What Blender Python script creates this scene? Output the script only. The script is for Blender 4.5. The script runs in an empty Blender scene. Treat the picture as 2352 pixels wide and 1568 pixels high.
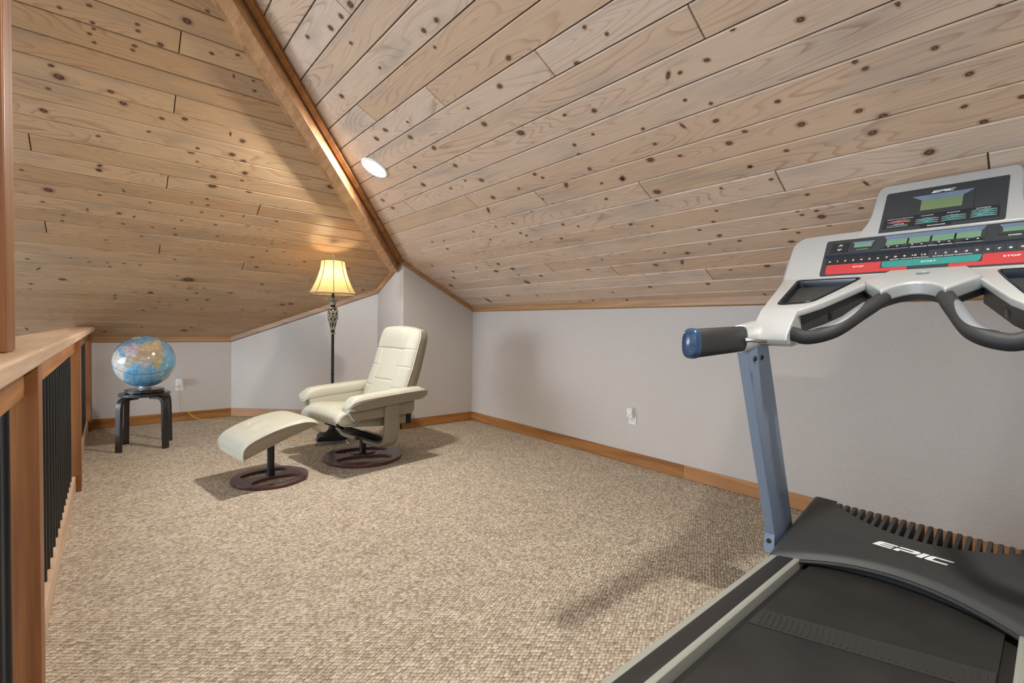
import bpy, bmesh, math, random
from mathutils import Vector, Matrix
random.seed(7)
S = bpy.context.scene
COL = S.collection
PI = math.pi

# ------------------------------------------------------------------ camera
def make_camera():
    yaw, pitch, roll = (math.radians(a) for a in (40.55129, -1.68532, 1.06825))
    F = Vector((math.sin(yaw)*math.cos(pitch), math.cos(yaw)*math.cos(pitch), math.sin(pitch)))
    R = Vector((math.cos(yaw), -math.sin(yaw), 0)); U = R.cross(F)
    c, s = math.cos(roll), math.sin(roll)
    R, U = c*R + s*U, -s*R + c*U
    cd = bpy.data.cameras.new('camera'); ob = bpy.data.objects.new('camera', cd); COL.objects.link(ob)
    cd.sensor_width = 36.0; cd.lens = 1076.937/2352*36.0; cd.clip_start = 0.02; cd.clip_end = 200
    ob.matrix_world = Matrix(((R.x, U.x, -F.x, 0), (R.y, U.y, -F.y, 0), (R.z, U.z, -F.z, 1.05), (0, 0, 0, 1)))
    S.camera = ob
make_camera()

# ------------------------------------------------------------------ world, daylight, exposure
W = bpy.data.worlds.new('world'); S.world = W; W.use_nodes = True
def sky():
    nt = W.node_tree; bg = nt.nodes['Background']; tc = nt.nodes.new('ShaderNodeTexCoord'); sp = nt.nodes.new('ShaderNodeSeparateXYZ'); r = nt.nodes.new('ShaderNodeValToRGB')
    nt.links.new(tc.outputs['Generated'], sp.inputs[0]); nt.links.new(sp.outputs['X'], r.inputs[0])
    mr = nt.nodes.new('ShaderNodeMapRange'); mr.inputs['From Min'].default_value = -1; mr.inputs['From Max'].default_value = 1
    nt.links.new(sp.outputs['X'], mr.inputs['Value']); nt.links.new(mr.outputs[0], r.inputs[0])
    e = r.color_ramp.elements; e[0].position = .05; e[0].color = (.62, .80, 1.0, 1); e[1].position = .5; e[1].color = (.36, .36, .37, 1)
    nt.links.new(r.outputs[0], bg.inputs[0]); bg.inputs[1].default_value = 1.05
sky()
def area(name, loc, target, sx, sy, power, color, spread=PI):
    l = bpy.data.lights.new(name, 'AREA'); l.shape = 'RECTANGLE'; l.size = sx; l.size_y = sy
    l.energy = power; l.color = color; l.spread = spread
    o = bpy.data.objects.new(name, l); COL.objects.link(o); o.location = loc
    o.rotation_euler = (Vector(target) - Vector(loc)).to_track_quat('-Z', 'Y').to_euler()
    return o
area('daylight_from_great_room_windows', (-4.8, 5.0, 1.6), (1.5, 3.0, 0.6), 3.6, 2.6, 400, (0.80, 0.90, 1.0))
area('added_fill_from_behind', (-1.2, -2.3, 1.9), (1.6, 3.5, 0.9), 2.6, 1.6, 20, (1.0, 0.96, 0.91))  # added soft fill behind the camera, no window is built there
S.view_settings.view_transform = 'Standard'
S.view_settings.look = 'None'
S.view_settings.gamma = 1.0
S.view_settings.use_curve_mapping = False
S.view_settings.exposure = 0.90

# ------------------------------------------------------------------ mesh helpers
def finish(ob, smooth=40):
    me = ob.data
    for p in me.polygons: p.use_smooth = True
    me.set_sharp_from_angle(angle=math.radians(smooth))

class MB:
    """collects shapes (world coordinates) and links them as ONE mesh object"""
    def __init__(s): s.v = []; s.f = []
    def add(s, vs, fs):
        n = len(s.v); s.v += [Vector(v) for v in vs]; s.f += [tuple(i+n for i in f) for f in fs]; return s
    def box(s, a, b, M=None):
        x0, y0, z0 = a; x1, y1, z1 = b
        vs = [Vector(p) for p in ((x0,y0,z0),(x1,y0,z0),(x1,y1,z0),(x0,y1,z0),(x0,y0,z1),(x1,y0,z1),(x1,y1,z1),(x0,y1,z1))]
        if M: vs = [M @ v for v in vs]
        return s.add(vs, [(0,3,2,1),(4,5,6,7),(0,1,5,4),(1,2,6,5),(2,3,7,6),(3,0,4,7)])
    def hexa(s, v8):   # 4 bottom + 4 top corners
        return s.add(v8, [(0,3,2,1),(4,5,6,7),(0,1,5,4),(1,2,6,5),(2,3,7,6),(3,0,4,7)])
    def loft(s, rings, caps=True, closed=True):
        m = len(rings[0]); vs = [p for r in rings for p in r]; fs = []
        for i in range(len(rings)-1):
            for j in range(m if closed else m-1):
                k = (j+1) % m
                fs.append((i*m+j, i*m+k, (i+1)*m+k, (i+1)*m+j))
        if caps:
            fs.append(tuple(reversed(range(m)))); fs.append(tuple((len(rings)-1)*m+j for j in range(m)))
        return s.add(vs, fs)
    def lathe(s, prof, c=(0,0,0), n=32, M=None):
        rings = []
        for r, z in prof:
            ring = [Vector((r*math.cos(2*PI*k/n), r*math.sin(2*PI*k/n), z)) for k in range(n)]
            rings.append([(M @ v) if M else v + Vector(c) for v in ring])
        return s.loft(rings)
    def tube(s, pts, r, n=12, sec=None):
        pts = [Vector(p) for p in pts]; rings = []; up = None
        for i, p in enumerate(pts):
            t = (pts[min(i+1, len(pts)-1)] - pts[max(i-1, 0)]).normalized()
            if up is None:
                a = Vector((0,0,1)) if abs(t.z) < .9 else Vector((1,0,0))
                up = (a - t*a.dot(t)).normalized()
            else: up = (up - t*up.dot(t)).normalized()
            sd = t.cross(up); rr = r[i] if isinstance(r, (list, tuple)) else r
            if sec: rings.append([p + sd*a*rr + up*b*rr for a, b in sec])
            else: rings.append([p + (sd*math.cos(2*PI*k/n) + up*math.sin(2*PI*k/n))*rr for k in range(n)])
        return s.loft(rings)
    def ring_tube(s, pts, r, n=8):   # closed loop
        pts = [Vector(p) for p in pts]; N = len(pts); rings = []; up = None
        for i, p in enumerate(pts):
            t = (pts[(i+1) % N] - pts[i-1]).normalized()
            if up is None:
                a = Vector((0,0,1)) if abs(t.z) < .9 else Vector((1,0,0)); up = (a - t*a.dot(t)).normalized()
            else: up = (up - t*up.dot(t)).normalized()
            sd = t.cross(up); rings.append([p + (sd*math.cos(2*PI*k/n) + up*math.sin(2*PI*k/n))*r for k in range(n)])
        rings.append(rings[0]); return s.loft(rings, caps=False)
    def grid(s, fn, nu, nv):
        vs = [fn(i/(nu-1), j/(nv-1)) for i in range(nu) for j in range(nv)]
        return s.add(vs, [(i*nv+j, (i+1)*nv+j, (i+1)*nv+j+1, i*nv+j+1) for i in range(nu-1) for j in range(nv-1)])
    def prism(s, poly, d):   # polygon (3-D points) extruded by vector d
        d = Vector(d); poly = [Vector(p) for p in poly]; m = len(poly)
        fs = [tuple(reversed(range(m))), tuple(range(m, 2*m))] + [(j, (j+1) % m, m+(j+1) % m, m+j) for j in range(m)]
        return s.add(poly + [p + d for p in poly], fs)
    def build(s, name, mat, parent=None, bevel=0, seg=2, subd=0, smooth=40, M=None):
        me = bpy.data.meshes.new(name); off = Vector((0,0,0))
        vs = [(M @ v) if M else v for v in s.v]
        if parent is not None:
            inv = world_of(parent).inverted(); vs = [inv @ v for v in vs]
        me.from_pydata([tuple(v) for v in vs], [], s.f); me.update()
        bm = bmesh.new(); bm.from_mesh(me); bmesh.ops.recalc_face_normals(bm, faces=bm.faces); bm.to_mesh(me); bm.free()
        if mat: me.materials.append(mat)
        ob = bpy.data.objects.new(name, me); COL.objects.link(ob)
        if parent is not None: ob.parent = parent
        finish(ob, smooth)
        if bevel:
            b = ob.modifiers.new('bevel', 'BEVEL'); b.width = bevel; b.segments = seg; b.limit_method = 'ANGLE'; b.angle_limit = math.radians(35); b.harden_normals = True
        if subd:
            m = ob.modifiers.new('subd', 'SUBSURF'); m.levels = subd; m.render_levels = subd
        return ob
def world_of(o):
    M = o.matrix_basis.copy()
    while o.parent: o = o.parent; M = o.matrix_basis @ M
    return M
def thing(name, label, cat, loc, rz=0, group=None):
    o = bpy.data.objects.new(name, None); COL.objects.link(o); o.empty_display_size = .05
    o.location = loc; o.rotation_euler = (0,0,rz); o.matrix_basis = Matrix.Translation(loc) @ Matrix.Rotation(rz, 4, 'Z')
    tag(o, label, cat, group); return o
def tag(o, label, cat, group=None):
    o['label'] = label; o['category'] = cat
    if group: o['group'] = group
    return o
def struct(o): o['kind'] = 'structure'; return o
def bez(P, n=24):   # smooth Catmull-Rom through points
    P = [Vector(p) for p in P]; out = []
    Q = [P[0]*2-P[1]] + P + [P[-1]*2-P[-2]]
    for i in range(1, len(Q)-2):
        for k in range(n):
            t = k/n; a, b, c, d = Q[i-1], Q[i], Q[i+1], Q[i+2]
            out.append(.5*((2*b)+(c-a)*t+(2*a-5*b+4*c-d)*t*t+(3*b-a-3*c+d)*t**3))
    out.append(P[-1]); return out
def rrect(w, h, r, n=6):   # rounded rectangle outline, centred
    o = []
    for cx, cy, a0 in ((w/2-r, h/2-r, 0), (-w/2+r, h/2-r, PI/2), (-w/2+r, -h/2+r, PI), (w/2-r, -h/2+r, 1.5*PI)):
        for k in range(n+1): a = a0 + PI/2*k/n; o.append((cx+r*math.cos(a), cy+r*math.sin(a)))
    return o

# ------------------------------------------------------------------ materials
def lin(r, g, b):
    f = lambda c: (c/255/12.92 if c/255 <= .04045 else ((c/255+.055)/1.055)**2.4)
    return (f(r), f(g), f(b), 1)
def newmat(name):
    m = bpy.data.materials.new(name); m.use_nodes = True; nt = m.node_tree
    return m, nt, nt.nodes['Principled BSDF']
def N(nt, t, **k):
    n = nt.nodes.new(t)
    for a, v in k.items():
        if a == 'inp':
            for i, x in v.items(): n.inputs[i].default_value = x
        else: setattr(n, a, v)
    return n
def ramp(nt, stops, interp='LINEAR'):
    r = N(nt, 'ShaderNodeValToRGB'); e = r.color_ramp.elements; r.color_ramp.interpolation = interp
    while len(e) < len(stops): e.new(.5)
    for i, (p, c) in enumerate(stops): e[i].position = p; e[i].color = c if len(c) == 4 else (*c, 1)
    return r
def plain(name, col, rough=.5, metal=0, spec=.5, bump=0, bscale=300, var=0, coat=0):
    m, nt, b = newmat(name); b.inputs['Base Color'].default_value = col
    b.inputs['Roughness'].default_value = rough; b.inputs['Metallic'].default_value = metal
    b.inputs['Specular IOR Level'].default_value = spec; b.inputs['Coat Weight'].default_value = coat
    tc = N(nt, 'ShaderNodeTexCoord')
    n = N(nt, 'ShaderNodeTexNoise', inp={'Scale': bscale, 'Detail': 3}); nt.links.new(tc.outputs['Object'], n.inputs['Vector'])
    if bump:
        bp = N(nt, 'ShaderNodeBump', inp={'Strength': bump, 'Distance': .002}); nt.links.new(n.outputs[0], bp.inputs['Height']); nt.links.new(bp.outputs[0], b.inputs['Normal'])
    if var:
        n2 = N(nt, 'ShaderNodeTexNoise', inp={'Scale': 9, 'Detail': 4}); nt.links.new(tc.outputs['Object'], n2.inputs['Vector'])
        mx = N(nt, 'ShaderNodeMix', data_type='RGBA'); mx.inputs[6].default_value = tuple(c*(1-var) for c in col[:3])+(1,); mx.inputs[7].default_value = tuple(min(1, c*(1+var)) for c in col[:3])+(1,)
        nt.links.new(n2.outputs[0], mx.inputs[0]); nt.links.new(mx.outputs[2], b.inputs['Base Color'])
    return m
def math_(nt, op, a, b=None):
    n = N(nt, 'ShaderNodeMath', operation=op)
    for i, x in enumerate((a, b)):
        if x is None: continue
        if isinstance(x, (int, float)): n.inputs[i].default_value = x
        else: nt.links.new(x, n.inputs[i])
    return n.outputs[0]
def mixc(nt, fac, a, b, blend='MIX'):
    m = N(nt, 'ShaderNodeMix', data_type='RGBA', blend_type=blend)
    for i, x in ((0, fac), (6, a), (7, b)):
        if isinstance(x, (int, float)): m.inputs[i].default_value = x
        elif isinstance(x, tuple): m.inputs[i].default_value = x
        else: nt.links.new(x, m.inputs[i])
    return m.outputs[2]

def pine_colour(nt, vec, rnd, pale, tan, line, grey):
    """knotty whitewashed pine: cathedral growth rings along u, tint per plank"""
    mp = N(nt, 'ShaderNodeMapping'); mp.inputs['Scale'].default_value = (.9, 7.0, 1); nt.links.new(vec, mp.inputs['Vector'])
    n1 = N(nt, 'ShaderNodeTexNoise', noise_dimensions='4D', inp={'Scale': 1.0, 'Detail': 1.5, 'Roughness': .4, 'Distortion': .35})
    nt.links.new(mp.outputs[0], n1.inputs['Vector']); nt.links.new(math_(nt, 'MULTIPLY', rnd, 40.0), n1.inputs['W'])
    fr = math_(nt, 'FRACT', math_(nt, 'MULTIPLY', n1.outputs[0], 26.0))
    rr = ramp(nt, [(0, (0,0,0)), (.62, (.05,.05,.05)), (.93, (1,1,1)), (1, (0,0,0))]); nt.links.new(fr, rr.inputs[0])
    mp2 = N(nt, 'ShaderNodeMapping'); mp2.inputs['Scale'].default_value = (6, 260, 1); nt.links.new(vec, mp2.inputs['Vector'])
    n2 = N(nt, 'ShaderNodeTexNoise', inp={'Scale': 1, 'Detail': 3}); nt.links.new(mp2.outputs[0], n2.inputs['Vector'])
    mp3 = N(nt, 'ShaderNodeMapping'); mp3.inputs['Scale'].default_value = (2.2, 9, 1); nt.links.new(vec, mp3.inputs['Vector'])
    n3 = N(nt, 'ShaderNodeTexNoise', noise_dimensions='4D', inp={'Scale': 1, 'Detail': 3}); nt.links.new(mp3.outputs[0], n3.inputs['Vector']); nt.links.new(math_(nt, 'MULTIPLY', rnd, 17.0), n3.inputs['W'])
    c = mixc(nt, rnd, pale, tan)
    gr = ramp(nt, [(.50, (0,0,0)), (.74, (1,1,1))]); nt.links.new(n3.outputs[0], gr.inputs[0])
    c = mixc(nt, math_(nt, 'MULTIPLY', gr.outputs[0], .65), c, grey)
    msk = ramp(nt, [(.38, (.06,.06,.06)), (.66, (.62,.62,.62))]); nt.links.new(n3.outputs[1], msk.inputs[0])
    c = mixc(nt, math_(nt, 'MULTIPLY', rr.outputs[0], msk.outputs[0]), c, line)
    fine = ramp(nt, [(.3, (.86,.86,.86)), (.7, (1.05,1.05,1.05))]); nt.links.new(n2.outputs[0], fine.inputs[0])
    c = mixc(nt, .8, c, fine.outputs[0], 'MULTIPLY')
    return c, n2.outputs[0]
def pine_mat(name, pale, tan, line, grey, rough=.42):
    m, nt, b = newmat(name)
    uv = N(nt, 'ShaderNodeUVMap', uv_map='UVMap'); at = N(nt, 'ShaderNodeAttribute', attribute_name='rnd')
    c, h = pine_colour(nt, uv.outputs[0], at.outputs['Fac'], pale, tan, line, grey)
    nt.links.new(c, b.inputs['Base Color']); b.inputs['Roughness'].default_value = rough; b.inputs['Specular IOR Level'].default_value = .35
    bp = N(nt, 'ShaderNodeBump', inp={'Strength': .12, 'Distance': .001}); nt.links.new(h, bp.inputs['Height']); nt.links.new(bp.outputs[0], b.inputs['Normal'])
    return m
def knot_mat(name):
    m, nt, b = newmat(name)
    uv = N(nt, 'ShaderNodeUVMap', uv_map='UVMap')
    nz = N(nt, 'ShaderNodeTexNoise', inp={'Scale': 1.6, 'Detail': 2}); nt.links.new(uv.outputs[0], nz.inputs['Vector'])
    ln = N(nt, 'ShaderNodeVectorMath', operation='LENGTH')
    # uv of every knot disc is centred on a multiple of ten: take the offset from it
    md = N(nt, 'ShaderNodeVectorMath', operation='MODULO'); md.inputs[1].default_value = (10, 10, 10)
    sb = N(nt, 'ShaderNodeVectorMath', operation='SUBTRACT'); sb.inputs[1].default_value = (5, 5, 0)
    nt.links.new(uv.outputs[0], md.inputs[0]); nt.links.new(md.outputs[0], sb.inputs[0]); nt.links.new(sb.outputs[0], ln.inputs[0])
    r = math_(nt, 'ADD', ln.outputs['Value'], math_(nt, 'MULTIPLY', math_(nt, 'SUBTRACT', nz.outputs[0], .5), .7))
    rs = math_(nt, 'DIVIDE', r, 3.0)
    col = ramp(nt, [(0, lin(130,94,74)), (.16, lin(108,76,60)), (.24, lin(82,55,44)), (.31, lin(68,46,38)), (.38, lin(120,84,60)), (.50, lin(160,118,84)), (1, lin(176,136,100))])
    nt.links.new(rs, col.inputs[0])
    al = ramp(nt, [(0, (1,1,1)), (.30, (1,1,1)), (.37, (.50,.50,.50)), (.44, (.34,.34,.34)), (.52, (.12,.12,.12)), (.58, (.26,.26,.26)), (.66, (.05,.05,.05)), (.85, (0,0,0))])
    nt.links.new(rs, al.inputs[0])
    nt.links.new(col.outputs[0], b.inputs['Base Color']); b.inputs['Roughness'].default_value = .45; b.inputs['Specular IOR Level'].default_value = .35
    nt.links.new(al.outputs[0], b.inputs['Alpha'])
    return m
def wood(name, c1, c2, axis, rough=.4, sc=(1.2, 22, 22), spec=.4, turn=0):
    """straight-grained stained wood along an object axis"""
    m, nt, b = newmat(name); tc = N(nt, 'ShaderNodeTexCoord'); mp = N(nt, 'ShaderNodeMapping')
    s = [sc[1]]*3; s[axis] = sc[0]; mp.inputs['Scale'].default_value = s
    tr = N(nt, 'ShaderNodeMapping'); tr.inputs['Rotation'].default_value = (0, 0, turn); nt.links.new(tc.outputs['Object'], tr.inputs['Vector'])
    nt.links.new(tr.outputs[0], mp.inputs['Vector'])
    n = N(nt, 'ShaderNodeTexNoise', inp={'Scale': 1, 'Detail': 4, 'Distortion': .6}); nt.links.new(mp.outputs[0], n.inputs['Vector'])
    mp2 = N(nt, 'ShaderNodeMapping'); s2 = [sc[1]*9]*3; s2[axis] = sc[0]*4; mp2.inputs['Scale'].default_value = s2; nt.links.new(tr.outputs[0], mp2.inputs['Vector'])
    n2 = N(nt, 'ShaderNodeTexNoise', inp={'Scale': 1, 'Detail': 2}); nt.links.new(mp2.outputs[0], n2.inputs['Vector'])
    r = ramp(nt, [(.32, c1), (.68, c2)]); nt.links.new(n.outputs[0], r.inputs[0])
    f = ramp(nt, [(.3, (.82,.82,.82)), (.7, (1.04,1.04,1.04))]); nt.links.new(n2.outputs[0], f.inputs[0])
    nt.links.new(mixc(nt, .8, r.outputs[0], f.outputs[0], 'MULTIPLY'), b.inputs['Base Color'])
    b.inputs['Roughness'].default_value = rough; b.inputs['Specular IOR Level'].default_value = spec
    return m
def wall_mat():
    m, nt, b = newmat('grey_wall_paint'); b.inputs['Roughness'].default_value = .62; b.inputs['Specular IOR Level'].default_value = .3
    tc = N(nt, 'ShaderNodeTexCoord')
    n = N(nt, 'ShaderNodeTexNoise', inp={'Scale': 55, 'Detail': 4, 'Roughness': .55, 'Distortion': 1.2}); nt.links.new(tc.outputs['Object'], n.inputs['Vector'])
    r = ramp(nt, [(.42, (0,0,0)), (.62, (1,1,1))]); nt.links.new(n.outputs[0], r.inputs[0])
    bp = N(nt, 'ShaderNodeBump', inp={'Strength': .6, 'Distance': .002}); nt.links.new(r.outputs[0], bp.inputs['Height']); nt.links.new(bp.outputs[0], b.inputs['Normal'])
    b.inputs['Base Color'].default_value = (.545, .498, .455, 1)
    return m
def carpet_mat():
    m, nt, b = newmat('berber_carpet'); b.inputs['Roughness'].default_value = .95; b.inputs['Specular IOR Level'].default_value = .08
    tc = N(nt, 'ShaderNodeTexCoord'); mp = N(nt, 'ShaderNodeMapping'); mp.inputs['Rotation'].default_value = (0, 0, math.radians(-38)); mp.inputs['Scale'].default_value = (60, 92, 1)
    nt.links.new(tc.outputs['Object'], mp.inputs['Vector'])
    v = N(nt, 'ShaderNodeTexVoronoi', inp={'Scale': 1, 'Randomness': .42}); nt.links.new(mp.outputs[0], v.inputs['Vector'])
    fl = N(nt, 'ShaderNodeTexNoise', inp={'Scale': 160, 'Detail': 3, 'Roughness': .7}); nt.links.new(tc.outputs['Object'], fl.inputs['Vector'])
    big = N(nt, 'ShaderNodeTexNoise', inp={'Scale': 7, 'Detail': 4}); nt.links.new(tc.outputs['Object'], big.inputs['Vector'])
    cellv = N(nt, 'ShaderNodeSeparateColor'); nt.links.new(v.outputs['Color'], cellv.inputs[0])
    base = ramp(nt, [(0, lin(186,172,152)), (.35, lin(208,195,174)), (.7, lin(218,206,187)), (1, lin(232,222,205))]); nt.links.new(cellv.outputs[0], base.inputs[0])
    fr = ramp(nt, [(.28, lin(104,92,80)), (.38, lin(200,188,172)), (.52, (1,1,1,1))]); nt.links.new(fl.outputs[0], fr.inputs[0])
    c = mixc(nt, .85, base.outputs[0], fr.outputs[0], 'MULTIPLY')
    gap = ramp(nt, [(.30, (1,1,1)), (.72, (.40,.37,.34))]); nt.links.new(v.outputs['Distance'], gap.inputs[0])
    c = mixc(nt, .9, c, gap.outputs[0], 'MULTIPLY')
    bg = ramp(nt, [(.35, (.92,.92,.92)), (.65, (1.05,1.05,1.05))]); nt.links.new(big.outputs[0], bg.inputs[0])
    c = mixc(nt, .8, c, bg.outputs[0], 'MULTIPLY')
    nt.links.new(c, b.inputs['Base Color'])
    h = math_(nt, 'ADD', math_(nt, 'MULTIPLY', v.outputs['Distance'], -1.0), math_(nt, 'MULTIPLY', fl.outputs[0], .5))
    bp = N(nt, 'ShaderNodeBump', inp={'Strength': .85, 'Distance': .008}); nt.links.new(h, bp.inputs['Height']); nt.links.new(bp.outputs[0], b.inputs['Normal'])
    return m
def emit(name, col, strength):
    m, nt, b = newmat(name); b.inputs['Emission Color'].default_value = col; b.inputs['Emission Strength'].default_value = strength; b.inputs['Base Color'].default_value = col
    return m
FIR1, FIR2 = lin(134, 87, 45), lin(178, 123, 68)
PALE, TAN, LINE, GREY = lin(208,184,163), lin(196,165,136), lin(142,92,62), lin(158,148,138)
M = {}
M['pine'] = pine_mat('whitewashed_pine', PALE, TAN, LINE, GREY)
M['pine_warm'] = pine_mat('warm_lit_pine', lin(198,165,128), lin(180,142,103), lin(130,84,52), lin(148,134,114))  # same pine as the right slope; warm lighting is put into the colour
M['knot'] = knot_mat('pine_knots')
M['groove'] = plain('dark_sheathing_wood', lin(70,54,40), .8)  # dark backing wood seen through the gaps between boards
for i, a in enumerate('xyz'): M['fir_'+a] = wood('stained_fir_'+a, FIR1, FIR2, i, .5, spec=.3)
for i, a in enumerate('xyz'): M['trimpine_'+a] = wood('pine_trim_'+a, lin(150,108,70), lin(184,142,98), i)
M['trimpine_d'] = wood('pine_trim_diagonal', lin(134,96,64), lin(166,126,88), 0, turn=PI/4)
M['post'] = wood('dark_stained_post_fir', lin(112,68,36), lin(148,96,54), 2)
M['cap'] = wood('pale_rail_cap_fir', lin(178,144,112), lin(206,178,150), 1)
M['wall'] = wall_mat(); M['carpet'] = carpet_mat()
M['black_metal'] = plain('black_powder_coat', lin(12,12,13), .34, 0, .5)
M['white_plastic'] = plain('white_plastic', lin(222,220,214), .4)
M['slot'] = plain('dark_slots', lin(30,28,26), .6)
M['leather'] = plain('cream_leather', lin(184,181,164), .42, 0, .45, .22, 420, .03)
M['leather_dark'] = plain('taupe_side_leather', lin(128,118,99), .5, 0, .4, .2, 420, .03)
M['piping'] = plain('cream_piping', lin(188,185,170), .45)
M['mahogany'] = wood('mahogany_base', lin(70,40,38), lin(96,58,54), 0, .28, (3, 14, 14))
M['black_fabric'] = plain('black_webbing', lin(26,25,26), .7, 0, .3, .3, 500)
M['brass'] = plain('antique_silver_gilt', lin(152,146,126), .4, .6, .5, .3, 160, .35)
M['iron'] = plain('bronze_black_lamp_metal', lin(24,23,23), .46, 0, .22)
M['black_lacquer'] = plain('black_brown_lacquer', lin(30,26,27), .22, 0, .6, 0, 300, 0, .3)
M['cord'] = plain('clear_gold_cord', lin(196,160,80), .35)
M['silver'] = plain('silver_plastic', lin(190,192,190), .32, .35, .5, .05, 500)
M['silver_hi'] = plain('silver_painted_steel', lin(170,176,184), .35, .75, .5)
M['upright'] = plain('blue_daylit_steel', lin(134,150,172), .38, .4, .5)  # blue in this grey paint stands in for window daylight
M['charcoal'] = plain('charcoal_moulded_plastic', lin(54,55,54), .48, 0, .4, .15, 700)
M['black_rubber'] = plain('black_rubber', lin(38,37,36), .5, 0, .4, .1, 500)
M['foam'] = plain('black_foam_grip', lin(44,44,44), .58, 0, .35, .15, 800)
M['ledge'] = plain('dark_navy_ledge', lin(22,32,50), .3)
M['navy'] = plain('glossy_navy_plastic', lin(40,66,96), .2, 0, .6)
M['steel'] = plain('bright_steel', lin(200,200,196), .2, 1.0)
M['alu'] = plain('satin_aluminium_rail', lin(168,170,160), .4, .35, .5)
M['overlay'] = plain('charcoal_overlay', lin(52,56,60), .34, 0, .5)
M['key'] = plain('dark_keys', lin(34,37,40), .34, 0, .5)
M['lcd'] = plain('grey_green_lcd', lin(112,130,92), .22, 0, .5)
M['lcd2'] = plain('green_lcd', lin(104,142,112), .22, 0, .5)
M['red'] = plain('stop_key_red', lin(176,58,60), .4)
M['teal'] = plain('start_key_teal', lin(50,128,122), .4)
M['print'] = plain('white_print', lin(226,228,226), .5)
M['dim_print'] = plain('grey_print', lin(170,172,172), .5)
M['bezel'] = plain('blue_lit_bezel', lin(136,160,190), .22, .6)  # blue tint paints reflected daylight onto the top bevels
M['tray'] = plain('dark_tray_plastic', lin(18,24,32), .26, 0, .5)

# ------------------------------------------------------------------ room geometry
XR, YR, XC, YB, XI, YS = 3.107, 4.318, 2.233, 6.022, 1.0217, 4.895
def cz_left(y): return 3.892 - .5*y
def cz_right(x): return 2.822 - .5*x
def cz(x, y): return min(cz_left(y), cz_right(x))
JL=[(-1,0.269),(2,0.277),(6,-0.336),(7,0.287),(8,0.854),(12,-0.33),(13,0.29),(14,0.885),(15,1.499)]
JR=[(1,2.083),(5,2.078),(4,2.623),(6,1.418),(7,0.825),(14,0.184),(9,3.25),(10,2.614),(11,2.066),(15,3.234),(16,2.604),(17,2.065),(12,1.423),(13,0.819),(18,1.434)]
KL=[(-0.166,2.928,0.006),(-0.067,2.874,0.004),(-0.058,2.948,0.004),(-0.054,2.974,0.004),(-0.054,3.041,0.004),(-0.07,3.005,0.004),(0.102,2.885,0.005),(0.105,2.916,0.004),(0.095,2.995,0.006),(0.088,3.02,0.005),(0.193,2.947,0.009),(0.403,2.905,0.006),(0.286,2.788,0.011),(0.359,2.708,0.004),(0.514,2.867,0.005),(-0.215,3.226,0.007),(-0.191,3.277,0.013),(-0.235,3.361,0.005),(0.005,3.285,0.008),(0.056,3.336,0.011),(0.226,3.373,0.007),(0.331,3.338,0.01),(0.518,2.989,0.004),(0.612,2.98,0.005),(0.63,3.037,0.006),(-0.263,3.503,0.01),(-0.05,3.595,0.006),(0.173,3.484,0.005),(0.637,3.395,0.011),(0.565,3.364,0.004),(0.6,3.516,0.011),(0.415,3.527,0.007),(0.385,3.564,0.013),(-0.043,3.804,0.011),(-0.052,3.855,0.008),(0.67,3.552,0.012),(0.425,3.633,0.004),(-0.051,3.854,0.008),(-0.29,4.092,0.014),(-0.391,3.958,0.005),(0.089,3.918,0.005),(0.067,3.997,0.005),(-0.052,4.07,0.006),(0.206,4.071,0.005),(0.527,3.733,0.01),(0.694,3.718,0.006),(0.698,3.647,0.012),(0.534,3.816,0.015),(0.756,3.809,0.01),(1.264,3.612,0.015),(-0.325,4.206,0.004),(-0.115,4.224,0.005),(0.046,4.219,0.008),(0.192,4.156,0.007),(-0.236,4.307,0.005),(-0.244,4.367,0.006),(0.126,4.233,0.005),(0.52,3.947,0.006),(0.532,4.009,0.007),(0.436,4.007,0.004),(0.505,4.09,0.006),(0.634,4.097,0.005),(0.77,4.065,0.005),(1.002,4.069,0.007),(0.826,4.161,0.009),(0.396,4.207,0.005),(0.607,4.203,0.006),(0.363,4.305,0.006),(0.374,4.374,0.007),(0.233,4.32,0.005),(0.068,4.323,0.004),(0.175,4.437,0.006),(0.64,4.331,0.006),(0.515,4.397,0.005),(1.033,4.341,0.005),(1.02,4.446,0.006),(0.93,4.552,0.008),(0.549,4.519,0.006),(1.149,4.435,0.005),(1.356,4.542,0.008),(1.236,4.604,0.005),(-0.408,4.943,0.007),(-0.224,4.776,0.005),(-0.124,4.806,0.004),(-0.018,4.798,0.004),(0.081,4.79,0.004),(-0.004,4.848,0.004),(0.178,4.795,0.004),(0.396,4.68,0.005),(-0.453,4.828,0.006),(-0.026,4.519,0.007),(-0.285,5.063,0.012),(0.514,4.954,0.024),(0.991,4.689,0.011),(1.093,4.947,0.009),(0.533,5.082,0.006),(0.644,5.068,0.006),(0.861,5.121,0.013),(0.027,5.261,0.008),(0.027,5.306,0.007),(0.266,5.189,0.013),(0.538,5.28,0.008),(0.695,5.262,0.01),(-0.466,5.149,0.007),(-0.478,5.225,0.005),(0.226,5.486,0.007),(0.334,5.34,0.006),(0.598,5.157,0.009),(1.362,5.293,0.014),(1.437,5.27,0.014),(-0.56,5.862,0.008),(0.572,5.868,0.014),(-0.044,5.904,0.009),(0.226,5.809,0.006),(0.629,5.803,0.007),(0.432,4.903,0.005),(1.43,5.459,0.009),(1.216,5.415,0.007),(1.018,5.42,0.006),(1.778,4.58,0.009),(2.08,4.928,0.01),(0.671,5.437,0.005)]
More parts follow.
